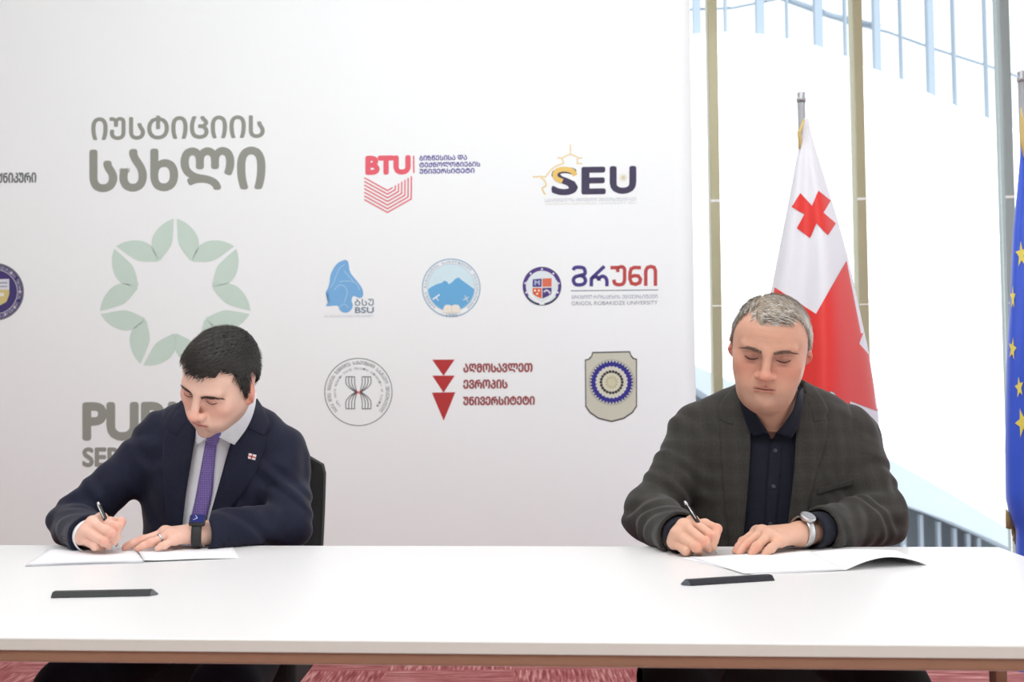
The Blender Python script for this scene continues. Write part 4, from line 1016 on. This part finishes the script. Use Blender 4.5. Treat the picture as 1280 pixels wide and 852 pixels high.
o2h = dict(scale=1.0, line=([0, 14, 26, 36, 48, 60, 70, 80, 88, 98, 112, 135, 180], [.072, .072, .076, .086, .086, .064, .030, -.012, -.012, .032, .0, -.07, -.085]),
           line_r=([0, 14, 28, 38, 48, 60, 70, 80, 88, 98, 112, 135, 180], [.073, .072, .073, .080, .076, .056, .026, -.016, -.014, .032, .0, -.07, -.085]),
           thick=(.005, .006), quiff=[(.025, -.06, .09, .04, .004)], strands=5200, len=.022, lift=.0022, mix=(.4, .42, .18), taper=.02,
           flow=lambda c: np.stack([np.where(c[:, 0] > -.03, .9, -.3)*(c[:, 2] > .05)+0*c[:, 0], -.55+0*c[:, 0]+.6*(c[:, 2] < .05), np.where(c[:, 2] > .06, .1, -1.0)], 1),
           pickfn=lambda c, p, r: np.where((c[:, 0] > .055) & (r.random(len(p)) < .85), 1, np.where((c[:, 0] < -.05) & (r.random(len(p)) < .45), 2, p)))
hair_of(o2h, cr2, M2h, c2, 'hair', HG, man2)
BROW2 = mat('eyebrow_grey_brown', (124, 98, 84), .8, noise=.2, nscale=300); LASH = mat('eyelash_dark', (62, 42, 38), .7)
for s_ in (-1, 1):
    head_strip('eyebrow', bv2, [(s_*.013, .0135), (s_*.028, .0175), (s_*.045, .0180), (s_*.057, .011)], [.0034, .0044, .0036, .0014], .001, M2h, c2, 1.0, BROW2, man2, 60)
    head_strip('eyelashes', bv2, [(s_*.0185, -.0035), (s_*.028, -.0068), (s_*.038, -.0072), (s_*.049, -.003)], [.0009, .0018, .002, .0012], .001, M2h, c2, 1.0, LASH, man2)
# watch
wd_ = (P(990, 667, 2.365)-WL); wd_ /= np.linalg.norm(wd_)
wc = P(1003, 664, 2.385); M_steel = mat('brushed_steel', (196, 196, 196), .3, 1.0, noise=.2, nscale=200)
strap, u_, v_ = ring_on('wristwatch', wc, P(952, 667, 2.34)-wc, .0295, .017, .0034, M_steel, man2, 1.06)
ax_ = Vector(wd_).normalized(); fd = Vector((0, -.55, .83)); fd = (fd-ax_*fd.dot(ax_)).normalized(); ctr_ = Vector(wc)+fd*.0325
MB().tube([ctr_-fd*.002, ctr_+fd*.006, ctr_+fd*.0075], [.0165, .017, .0145], 28).build('watch_case', M_steel, strap)
MB().tube([ctr_+fd*.0073, ctr_+fd*.0082], [.0138, .0136], 28).build('watch_dial', mat('grey_dial', (150, 154, 158), .3), strap)
hip2 = A((.61, 2.93, .56)); k2 = [A((.315, 2.30, .475)), A((.745, 2.27, .475))]; a2 = [A((.42, 2.42, .12)), A((.78, 2.40, .12))]
trousers('trousers', hip2, k2, a2, .092, TR2, man2)
M_shoe = mat('black_leather', (20, 19, 19), .35)
for q in a2: shoe(q, man2, M_shoe)
pen(P(857, 628, 2.335), P(897.5, 692.5, 2.288), 'black and silver pen in the hand of the man in the grey jacket', M_plastic, mat('pen_grey_grip', (70, 72, 74), .4))
# ------------------------------------------------------------------ man in the navy suit (left)
J1 = cloth_mat('navy_suit_cloth', (30, 32, 50), None, .8, .12); S1 = mat('white_shirt_cotton', (244, 245, 250), .8, noise=.01, bump=.15, bscale=500)
TR1 = cloth_mat('navy_trouser_cloth', (22, 24, 34), None, .85, .0)
SK1 = skin_mat('skin_left_man', None)
o1 = dict(scale=.95, width=.97, fat=.15, age=0, nose=1.0, crown=.110, back=.088, nw=1.05, ear=(.0785, .006, -.012, .6), ew=1.0, nup=.0, skin=(234, 192, 172), ruddy=(222, 146, 126), beard=(176, 140, 126), beard_amt=.5, lid_shade=(188, 124, 110),
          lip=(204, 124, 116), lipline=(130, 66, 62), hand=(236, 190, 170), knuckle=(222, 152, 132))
M1h = rotm(36, -20, 5); e1 = P(247, 498.5, 2.46); c1 = e1-M1h @ A((0, -.088, 0)); nb1 = P(277, 556, 2.735)
f_, cr1, V, Q, col = make_head(o1, M1h, c1, nb1); bv1 = bvh_of(V, Q)
head1 = (to_world(V, M1h, c1, .95), Q, col)
def torso1():
    f = Field((-1.15, 2.33, .45), (-.40, 2.98, 1.17), .0042)
    f.ell(P(277, 600, 2.73), (.195, .125, .20), .05); f.ell(P(278, 690, 2.74), (.185, .135, .2), .06); f.ell(P(278, 720, 2.78), (.18, .14, .2), .05)
    f.cap(P(272, 532, 2.71), P(212, 546, 2.72), .064, .060, .05); f.cap(P(276, 532, 2.71), P(345, 567, 2.73), .066, .058, .05)
    f.cap(P(273, 524, 2.71), P(275, 570, 2.70), .070, .09, .04)
    return f
T1 = torso1()
R_S, R_E, R_W = P(208, 549, 2.72), P(90, 652, 2.64), P(112, 669, 2.43)
L_S, L_E, L_W = P(350, 575, 2.73), P(360, 654, 2.62), P(253, 666, 2.455)
J = T1.copy()
J.cap(R_S, R_E, .066, .05, .03); J.cap(R_E, R_W, .05, .045, .02); J.cap(L_S, L_E, .066, .054, .035); J.cap(L_E, L_W, .052, .045, .02)
FS1 = [(R_E, .09, (-50, 30, 95), .0036, .3, 1.2), (L_E, .10, (60, 20, 85), .004, 1.1, 1.4), (R_S, .12, (60, 0, -60), .003, .5, 1.5), (L_S, .12, (-50, 10, 60), .003, 2, 1.5),
          ((R_E+R_W)/2, .08, (20, 85, 60), .003, 0, 1.6), ((L_E+L_W)/2, .09, (-60, 60, 50), .0036, 2, 1.6), ((R_S+R_E)/2, .10, (55, 20, 45), .0032, 4, 1.5), ((L_S+L_E)/2, .09, (30, 20, 75), .004, 2.6, 1.5),
          (P(215, 630, 2.6), .12, (75, 0, 30), .0026, 1, 1), (P(320, 630, 2.6), .12, (-60, 0, 50), .003, 2, 1)]
folds(J, FS1); TF1 = T1.copy(); folds(TF1, FS1[-2:]); bt1 = bvh_of(*TF1.mesh(1))
seam(J, R_S+A((.02, 0, .0)), (1, 0, .3), .12); seam(J, L_S-A((.03, 0, .0)), (1, 0, -.2), .12)
ybk1 = TABLE_Y(-.7)
J.cutbox((-2, 1, .3), (0, ybk1+.006, TZ+.002))
solid1 = J.mesh(1); bj1 = bvh_of(*solid1)
SH = T1.copy(); SH.D += .013; SH.cutbox((-2, 1, .3), (0, ybk1+.006, TZ+.002))
SH.cutbox((-2, 1, .3), (0, ybk1-.02, TZ+.001))
NK1 = SH.copy(); NK1.cap(c1+M1h @ A((0, .028, -.065)), nb1, .066, .076, .02); bn1 = bvh_of(*NK1.mesh(2))
SH.cap(P(270, 490, 2.68), P(272, 507, 2.71), .054, .050, .006, True)
sv1 = SH.mesh(1); bs1 = bvh_of(*sv1)
JK = J.copy(); JK.D = np.maximum(J.D, -(T1.D+.017))
yl = ([480, 540, 578, 623, 658, 700, 760], [252, 243, 237, 230.5, 226.5, 223, 220]); yr = ([480, 503, 548, 600, 653, 700, 760], [312, 308, 290.5, 275.5, 260, 252, 246])
cut_opening(JK, yl, yr, 2.70)
JK.cap(P(270, 490, 2.70), P(271, 530, 2.70), .064, .066, .004, True)
for E_, W_2, r in ((R_E, R_W, .0375), (L_E, L_W, .0375)):
    d = (W_2-E_)/np.linalg.norm(W_2-E_); JK.cutplane(W_2+d*.004, d, .08); JK.cap(W_2-d*.05, W_2+d*.09, r, r, .002, True)
jv1 = JK.mesh(1)
hr = make_hand(P(103, 667, 2.47), R_W-(R_W-R_E)*.6, None,
    [[P(127, 648, 2.40), P(144, 658, 2.36), P(147, 672, 2.366)], [P(116, 653, 2.375), P(139, 667, 2.342), P(143, 677, 2.362)],
     [P(107, 663, 2.37), P(130, 677, 2.338), P(136, 683, 2.365)], [P(102, 673, 2.38), P(119, 682.5, 2.35), P(127, 685.5, 2.372)]],
    [P(122, 658, 2.435), P(137, 653, 2.42), P(151, 652, 2.395), P(146, 666, 2.372)], rad=1.0)
hrV = finish_hand(hr)
hl = make_hand(P(250, 666, 2.45), L_W-(L_W-L_E)*.6, None,
    [[P(208, 665, 2.47), P(179, 674, 2.455), P(157, 682, 2.44)], [P(206, 665, 2.447), P(177, 676, 2.425), P(156, 684.5, 2.412)],
     [P(211, 668.5, 2.425), P(188, 678.5, 2.402), P(172, 685.5, 2.394)], [P(218, 674, 2.412), P(206, 681, 2.395), P(197, 685, 2.392)]],
    [P(235, 667, 2.475), P(215, 666, 2.495), P(195, 673, 2.50), P(180, 678, 2.49)], rad=.96)
hlV = finish_hand(hl)
BD = T1.copy(); BD.D += .03
for S_, E_, W_2 in ((R_S, R_E, R_W), (L_S, L_E, L_W)): BD.cap(S_, E_, .048, .038, .03); BD.cap(E_, W_2, .037, .026, .02)
BD.cutbox((-2, 1, .3), (0, ybk1+.01, TZ+.002))
BD.cap(P(272, 530, 2.71), P(274, 570, 2.75), .05, .06, .02)
bdV = BD.mesh(1); skc = np.tile(A(lin(o1['skin'])), (len(bdV[0]), 1))
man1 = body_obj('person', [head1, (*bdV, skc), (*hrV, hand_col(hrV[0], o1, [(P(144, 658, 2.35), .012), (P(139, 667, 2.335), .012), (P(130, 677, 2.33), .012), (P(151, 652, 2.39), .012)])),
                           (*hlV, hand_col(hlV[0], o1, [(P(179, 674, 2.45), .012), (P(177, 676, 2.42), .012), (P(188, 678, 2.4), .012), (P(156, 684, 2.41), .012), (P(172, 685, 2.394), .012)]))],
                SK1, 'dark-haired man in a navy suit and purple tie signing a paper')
jk1 = link('jacket', mesh_np('jacket', *jv1), J1, man1)
sh1 = link('shirt', mesh_np('shirt', *sv1), S1, man1)
patch('lapel', bt1, [(222, 512), (206, 540), (203, 575), (206, 620), (211, 690)], [(246, 524), (244, 545), (238.5, 580), (231.5, 625), (225, 690)], J1, jk1, off=.001, th=.005, roll=.003, k=10)
patch('lapel', bt1, [(308, 503), (290, 548), (275, 600), (260, 653), (252, 690)], [(322, 524), (332, 552), (316, 598), (285, 642), (263, 690)], J1, jk1, off=.001, th=.005, k=10)
patch('jacket_collar', bt1, [(226, 500), (212, 515), (205, 530), (210, 540)], [(247, 510), (243, 520), (236, 532), (222, 545)], J1, jk1, off=.001, th=.0065, n=16)
patch('jacket_collar', bt1, [(307, 496), (306, 510), (304, 522), (308, 534)], [(322, 498), (332, 515), (337, 532), (330, 545)], J1, jk1, off=.001, th=.0065, n=18)
patch('shirt_collar', bn1, [(240, 515), (239, 530), (240, 545), (246, 556)], [(250, 525), (255, 536), (259, 541), (260, 547)], S1, sh1, off=.002, th=.006, n=14, k=9, sm=5)
patch('shirt_collar', bn1, [(301, 500), (291, 519), (279, 536), (271, 545)], [(321, 490), (318, 512), (309, 534), (293, 556)], S1, sh1, off=.002, th=.006, n=16, k=9, sm=5)
d = (R_W-R_E)/np.linalg.norm(R_W-R_E); ring_on('cuff', R_W+d*.010, d, .0325, .03, .003, S1, sh1)
d = (L_W-L_E)/np.linalg.norm(L_W-L_E); 0
TIE = cloth_mat('purple_tie_silk', (104, 88, 142), (60.0, 60.0, .5), .5, .1)
tie = patch('necktie', bs1, [(257, 551), (251, 585), (244, 623), (237, 655), (234, 692)], [(271.5, 551), (268, 585), (265, 618), (258.5, 650), (256, 692)], TIE, man1, off=.002, th=.004, crown=.004, n=30, k=8)
patch('tie_knot', bn1, [(254, 536), (257, 546), (261, 556)], [(277, 538), (275, 547), (271, 556)], TIE, tie, off=.004, th=.007, crown=.007, n=14, k=9)
h, d = cast(bj1, 315, 570.5, 2.6)
if h is not None:
    n_ = Vector(-d); u_ = Vector((1, 0, -.15)).normalized(); v_ = Vector((0, 0, 1)); c_ = Vector(h)+n_*.009
    pin = MB(); pin.box(c_, (.018, .0012, .0125), Matrix.Rotation(.25, 3, 'Y'), .0003).build('lapel_pin', mat('pin_white', (240, 240, 240), .3), jk1)
    b_ = MB(); Rp = Matrix.Rotation(.25, 3, 'Y')
    b_.box(c_+Vector((0, -.0009, 0)), (.018, .0006, .0026), Rp); b_.box(c_+Vector((0, -.0009, 0)), (.0026, .0006, .0125), Rp); b_.build('lapel_pin', mat('pin_red', (205, 50, 50), .3), jk1)
for q in ((79, 667), (82.5, 674)):
    h, d = cast(bj1, *q, 2.5)
    if h is not None: button('cuff_button', h-d*.001, .0055, mat('horn_button', (70, 66, 72), .3), jk1, -d)
HD = [mat('hair_near_black', (27, 23, 20), .6, noise=.2, nscale=300), mat('hair_dark_brown', (42, 34, 29), .45), mat('hair_brown', (66, 55, 47), .45)]
o1h = dict(scale=.95, line=([0, 15, 30, 40, 50, 58, 64, 70, 74, 79, 85, 100, 110, 120, 140, 180], [.058, .059, .066, .070, .062, .040, .012, -.020, -.018, .016, .030, .032, .01, -.02, -.08, -.095]),
           thick=(.007, .012), quiff=[(.02, -.05, .11, .05, .003)], strands=5200, len=.02, lift=.0016, mix=(.6, .3, .1), taper=.012,
           flow=lambda c: np.stack([-.45+0*c[:, 0], -.8+0*c[:, 0]+.9*(c[:, 2] < .05), np.where(c[:, 2] > .06, .05, -1.0)], 1))
hair_of(o1h, cr1, M1h, c1, 'hair', HD, man1)
BROW1 = mat('eyebrow_dark', (84, 62, 54), .8, noise=.2, nscale=300)
for s_ in (-1, 1):
    head_strip('eyebrow', bv1, [(s_*.011, .0065), (s_*.024, .0095), (s_*.041, .0110), (s_*.053, .005)], [.0036, .0048, .0042, .0016], .0009, M1h, c1, .95, BROW1, man1, 70)
    head_strip('eyelashes', bv1, [(s_*.018, -.0035), (s_*.026, -.0068), (s_*.035, -.0072), (s_*.045, -.003)], [.0008, .0016, .0017, .001], .0012, M1h, c1, .95, LASH, man1)
wc = P(247, 665.5, 2.442); M_rub = mat('black_rubber', (26, 27, 29), .55)
strap, u_, v_ = ring_on('wristwatch', wc, P(206, 665, 2.43)-wc, .0275, .021, .0032, M_rub, man1, 1.08)
ax_ = (Vector(P(206, 665, 2.43))-Vector(wc)).normalized(); fd = Vector((0, -.55, .83)); fd = (fd-ax_*fd.dot(ax_)).normalized(); ctr_ = Vector(wc)+fd*.0305; sd_ = ax_.cross(fd).normalized(); ax_ = fd.cross(sd_)
Mw = Matrix((sd_, ax_, fd)).transposed()
MB().box(ctr_+fd*.003, (.031, .034, .010), Mw, .004, 3).build('watch_case', M_plastic, strap)
MB().box(ctr_+fd*.0087, (.025, .027, .0012), Mw, .0004).build('watch_screen', mat('blue_screen', (26, 44, 112), .12), strap)
for a in (.5, 2.2): 
    q = ctr_+fd*.0096; r_ = sd_*math.cos(a)+ax_*math.sin(a); MB().tube([q, q+r_*.010], .0007, 6).build('watch_hand', mat('pale_hand', (220, 230, 245), .3), strap)
ring_c = P(200, 672.5, 2.414); rg, _, _ = ring_on('finger_ring', ring_c, P(188, 678.5, 2.402)-P(211, 668.5, 2.425), .0094, .0045, .0012, M_chrome, man1)
hip1 = A((-.72, 2.95, .56)); k1 = [A((-.89, 2.30, .475)), A((-.575, 2.28, .475))]; a1 = [A((-.86, 2.42, .12)), A((-.58, 2.40, .12))]
trousers('trousers', hip1, k1, a1, .088, TR1, man1)
for q in a1: shoe(q, man1, M_shoe)
pen(P(123, 629, 2.385), P(148.5, 687, 2.366), 'black and silver pen in the hand of the man in the navy suit', mat('dark_green_lacquer', (34, 38, 36), .25), M_chrome)
# ================================================================== PAPERS AND PEN CASES
def sheet(name, corners, z0, th, parent, n=14, lift=None, m=None):
    """paper stack: four table pixels (near-left, near-right, far-right, far-left)"""
    c = [Pz(*q, z0) for q in corners]; G = []
    for i in range(n+1):
        row = []
        for j in range(n+1):
            s_, t = j/n, i/n; q = (c[0]*(1-s_)+c[1]*s_)*(1-t)+(c[3]*(1-s_)+c[2]*s_)*t
            q = q.copy(); q[2] = z0+(lift(s_, t) if lift else 0); row.append(q)
        G.append(row)
    return MB().slab(G, [[(0, 0, th)]*(n+1)]*(n+1)).build(name, m or M_paper, parent)
doc1 = empty('document_folder', tuple(Pz(170, 695, TZ)), 'white open folder of papers under the hands of the man in the navy suit', 'papers')
sheet('paper_stack', [(33, 706.5), (179, 702), (166, 687), (62, 688)], TZ+.0004, .0034, doc1, lift=lambda s_, t: .0015*math.sin(PI*s_)*(1-t), m=M_paper)
sheet('folder_cover', [(31, 708), (180, 703.3), (166, 686.5), (60, 687)], TZ+.0002, .0006, doc1, m=M_paper_edge)
sheet('page', [(179.5, 702.6), (298.5, 697.5), (289, 680), (170, 686)], TZ+.0004, .0006, doc1, lift=lambda s_, t: .0045*(1-s_)*math.exp(-s_*6)+.0025*math.sin(PI*s_))
doc2 = empty('document_folder', tuple(Pz(1000, 702, TZ)), 'white open document with a curling right page, before the man in the grey jacket', 'papers')
sheet('page', [(940, 718), (1056, 713), (1010, 690), (850, 697)], TZ+.0004, .0012, doc2, lift=lambda s_, t: .002*s_*s_)
sheet('page', [(930, 716.5), (1052, 711.5), (1012, 689), (862, 695.5)], TZ+.0026, .0005, doc2, lift=lambda s_, t: .0015*s_*s_)
def curl(s_, t): return .0005+(.019*math.sin(PI*min(1, s_*1.0))**1.0)*(1-t*.75)
sheet('page', [(1056, 713), (1160, 706), (1120, 688), (1010, 690)], TZ+.0006, .0005, doc2, lift=curl, n=20)
M_case = mat('black_green_card', (28, 33, 32), .5, noise=.1, nscale=40); M_case2 = mat('navy_black_card', (24, 29, 38), .5, noise=.1, nscale=40)
def pen_case(a, b, hw, hh, taper, label, m):
    a, b = A(a), A(b); d = (b-a)/np.linalg.norm(b-a); s_ = np.array([-d[1], d[0], 0]); L_ = np.linalg.norm(b-a)
    e = empty('pen_case', tuple((a+b)/2), label, 'case'); e.location.z = TZ
    prof = [(-hw, 0), (-hw*.45, hh), (hw*.45, hh), (hw, 0)]
    def ring_(t, k): return [Vector(a+d*L_*t+s_*x*k)+Vector((0, 0, .0004+z*(k if k < 1 else 1))) for x, z in prof]
    def loft(name, sts, mm):
        mb = MB(); R_ = [[mb.bm.verts.new(p_) for p_ in ring_(*q)] for q in sts]
        for r0, r1 in zip(R_, R_[1:]):
            for i in range(4): mb.bm.faces.new((r0[i], r0[(i+1) % 4], r1[(i+1) % 4], r1[i]))
        mb.bm.faces.new(R_[0][::-1]); mb.bm.faces.new(R_[-1]); bmesh.ops.bevel(mb.bm, geom=mb.bm.edges[:], offset=.0006, segments=2, affect='EDGES')
        return mb.build(name, mm, e)
    if taper > 0: loft('sleeve', [(0, 1), (.94, 1)], m); loft('end_cap', [(.9405, .98), (1, .25)], mat('case_end_grey', (92, 96, 98), .45))
    else: loft('sleeve', [(.06, 1), (1, 1)], m); loft('end_cap', [(0, .3), (.0595, .98)], mat('case_end_dark', (60, 66, 74), .45))
    return e
pen_case(Pz(67, 745.5, TZ), Pz(197.5, 743, TZ), .016, .0085, 1, 'dark pen case with a pointed right end lying before the man in the navy suit', M_case)
pen_case(Pz(852, 731, TZ), Pz(963, 724, TZ), .016, .0085, -1, 'dark pen case set at a slant before the man in the grey jacket', M_case2)
# ================================================================== FLAGS
def outline(tab, y): return np.interp(y, [q[0] for q in tab], [q[1] for q in tab])
class Drape:
    """cloth hanging from a pole: left/right edge tables (pixel row -> column) at one distance, with folds in depth"""
    def __init__(s, lt, rt, Y0, bulge, nf, seed): s.lt, s.rt, s.Y0, s.bulge, s.nf, s.seed = lt, rt, Y0, bulge, nf, seed
    def S(s, px, py, off=0.0):
        l, r = outline(s.lt, py), outline(s.rt, py); t = min(max((px-l)/max(r-l, 1e-3), 0), 1); wd = (r-l)*s.Y0/F
        b = s.bulge*wd*math.sqrt(max(0, 1-(2*t-1)**2))
        fo = .12*wd*math.sin(PI*t)*math.sin(s.nf*2*PI*t+s.seed+py*.004)
        Y = s.Y0-b-fo-off
        return P(px, py, Y)
    def back(s, px, py):
        l, r = outline(s.lt, py), outline(s.rt, py); t = min(max((px-l)/max(r-l, 1e-3), 0), 1); wd = (r-l)*s.Y0/F
        return P(px, py, s.Y0+s.bulge*wd*.8*math.sqrt(max(0, 1-(2*t-1)**2)))
    def cloth(s, name, y0, y1, m, parent, n=70, k=30):
        mb = MB(); bm = mb.bm; Fr, Bk = [], []
        for i in range(n+1):
            y = y0+(y1-y0)*i/n; l, r = outline(s.lt, y), outline(s.rt, y)
            ts = [(1-math.cos(PI*j/k))/2 for j in range(k+1)]
            Fr.append([bm.verts.new(s.S(l+(r-l)*t, y)) for t in ts]); Bk.append([Fr[-1][0]]+[bm.verts.new(s.back(l+(r-l)*t, y)) for t in ts[1:-1]]+[Fr[-1][-1]])
        for i in range(n):
            for j in range(k):
                for g in (Fr, Bk):
                    f = bm.faces.new((g[i][j], g[i+1][j], g[i+1][j+1], g[i][j+1])); f.smooth = True
        return mb.build(name, m, parent)
    def quad(s, name, qs, m, parent, off=.002, n=16):
        mb = MB(); bm = mb.bm
        for c in qs:
            c = [np.array(q, float) for q in c]; g = []
            for i in range(n+1):
                t = i/n; a = c[0]*(1-t)+c[3]*t; b = c[1]*(1-t)+c[2]*t
                g.append([bm.verts.new(s.S(*(a*(1-j/n)+b*j/n), off)) for j in range(n+1)])
            for i in range(n):
                for j in range(n): f = bm.faces.new((g[i][j], g[i+1][j], g[i+1][j+1], g[i][j+1])); f.smooth = True
        return mb.build(name, m, parent)
M_fw = mat('white_flag_satin', (220, 221, 227), .55, noise=.01, sheen=.2); M_fr = mat('red_flag_satin', (216, 38, 30), .55, noise=.02, sheen=.1)
M_fb = mat('blue_flag_satin', (50, 90, 212), .5, noise=.04, nscale=20, sheen=.1); M_star = mat('yellow_star', (232, 218, 96), .6); M_fringe = mat('gold_fringe', (206, 182, 118), .6, noise=.2, nscale=200)
M_pole = mat('satin_aluminium', (168, 170, 174), .35, .3)
def flag_stand(x, y, top, parent):
    MB().tube([(x, y, .03), (x, y, top*.5), (x, y, top)], [.013, .0125, .0125], 14).build('pole', M_pole, parent)
    MB().tube([(x, y, top), (x, y, top+.012), (x, y, top+.016), (x, y, top+.03), (x, y, top+.034)], [.014, .016, .011, .0145, .006], 14).build('finial', M_pole, parent)
    MB().tube([(x, y, 0), (x, y, .02), (x, y, .035), (x, y, .06)], [.16, .155, .05, .02], 32).build('base', M_chrome, parent)
FY = 3.55
tp = P(1003.5, 118, FY); fl1 = empty('flag_on_stand', (tp[0], tp[1], 0), 'white flag with red crosses hanging on its pole behind the man in the grey jacket', 'flag')
flag_stand(tp[0], tp[1]+.02, tp[2]-.02, fl1)
dr1 = Drape([(148, 1005), (165, 1003.5), (200, 995), (260, 984), (310, 974), (365, 963.5), (420, 953), (520, 940), (700, 925), (900, 920)],
            [(148, 1011), (165, 1013.5), (200, 1024), (260, 1043), (320, 1060), (380, 1073), (440, 1086), (515, 1098), (600, 1104), (700, 1108), (900, 1108)], FY, .55, 1.3, .6)
fc = dr1.cloth('flag_cloth', 148, 812, M_fw, fl1)
tags = []
q = lambda *a: a
K = [(1000.5, 241), (989.5, 258.5), (1005.5, 267.5), (996, 285), (1012.5, 297.5), (1020.5, 278.8), (1035, 294), (1045, 279), (1029.5, 265.5), (1038.5, 250.5), (1023, 238), (1015, 257)]
dr1.quad('red_cross', [(K[11], K[2], K[5], K[8]), (K[0], K[1], K[2], K[11]), (K[2], K[3], K[4], K[5]), (K[5], K[6], K[7], K[8]), (K[8], K[9], K[10], K[11])], M_fr, fc)
rl_ = lambda y: outline(dr1.lt, y)+.2; rr_ = lambda y: outline(dr1.rt, y)-.2
dr1.quad('red_cross', [((rl_(357), 357), (1020, 392), (1020, 520), (rl_(470), 470)), ((1020, 392), (rr_(322), 322), (rr_(415), 415), (1020, 520)),
                        ((1020, 450), (rr_(414), 414), (1074, 429), (1060, 520)), ((1060, 500), (1074, 429), (rr_(443), 443), (rr_(514), 514)), ((1020, 480), (1066, 462), (rr_(512), 512), (1052, 494))], M_fr, fc, off=.0022)
cordp = [P(1005, 150, FY-.02), P(1002, 158, FY-.03), P(999, 166, FY-.03), P(1000, 176, FY-.02), P(999, 186, FY-.02)]
MB().tube(cordp, [.004, .005, .007, .006, .003], 8).build('gold_cord', M_fringe, fl1)
GY = 3.4
tp = P(1281, 92, GY); fl2 = empty('flag_on_stand', (tp[0], tp[1], 0), 'blue flag with yellow stars and gold fringe at the right edge of the photo', 'flag')
flag_stand(tp[0], tp[1]+.02, tp[2]-.02, fl2)
dr2 = Drape([(150, 1279), (172, 1277), (240, 1271), (290, 1266), (360, 1263), (450, 1258), (560, 1256), (625, 1257), (650, 1264), (660, 1269.5), (700, 1270), (860, 1273)],
            [(150, 1287), (172, 1291), (240, 1305), (360, 1326), (450, 1338), (560, 1346), (700, 1352), (860, 1354)], GY, .5, 1.6, 1.0)
fc2 = dr2.cloth('flag_cloth', 150, 840, M_fb, fl2)
def star(cx, cy, r, sx, rot):
    return [(cx+sx*rr*math.cos(a), cy-rr*math.sin(a)) for i in range(10) for rr, a in [(r if i % 2 == 0 else r*.42, rot+PI/2+i*PI/5)]]
def star_part(cx, cy, r, sx, rot):
    pts = star(cx, cy, r, sx, rot); dr2.quad('star', [((cx, cy), pts[i-1], pts[i], pts[(i+1) % 10]) for i in range(0, 10, 2)], M_star, fc2, off=.003, n=4)
for q_ in ((1276.5, 318, 17, .42, .1), (1266, 372, 16, .22, .0), (1265.5, 436, 15, .34, -.2), (1274, 484, 14, .4, .2), (1278, 528, 19, .5, .35), (1300, 300, 17, .7, 0), (1318, 350, 16, .5, 0)): star_part(*q_)
mb = MB()
for i in range(26):
    t = i/25; a = P(1257.5+12*t, 636+22*t*t+3*math.sin(t*9), GY-.01+.03*t); mb.tube([a, a+A((.002*math.sin(i*2.1), .0, -.022)), a+A((.004*math.sin(i*1.7), 0, -.05))], [.0022, .003, .0022], 6)
mb.build('fringe', M_fringe, fl2)
mb = MB()
for i in range(3):
    a = P(1276+1.5*i, 135+6*i, GY-.03); mb.tube([a+A((0, 0, .02*k-.12)) for k in range(7)][::-1], [.002, .003, .004, .0045, .005, .006, .003], 8)
mb.build('tassel', M_fringe, fl2)
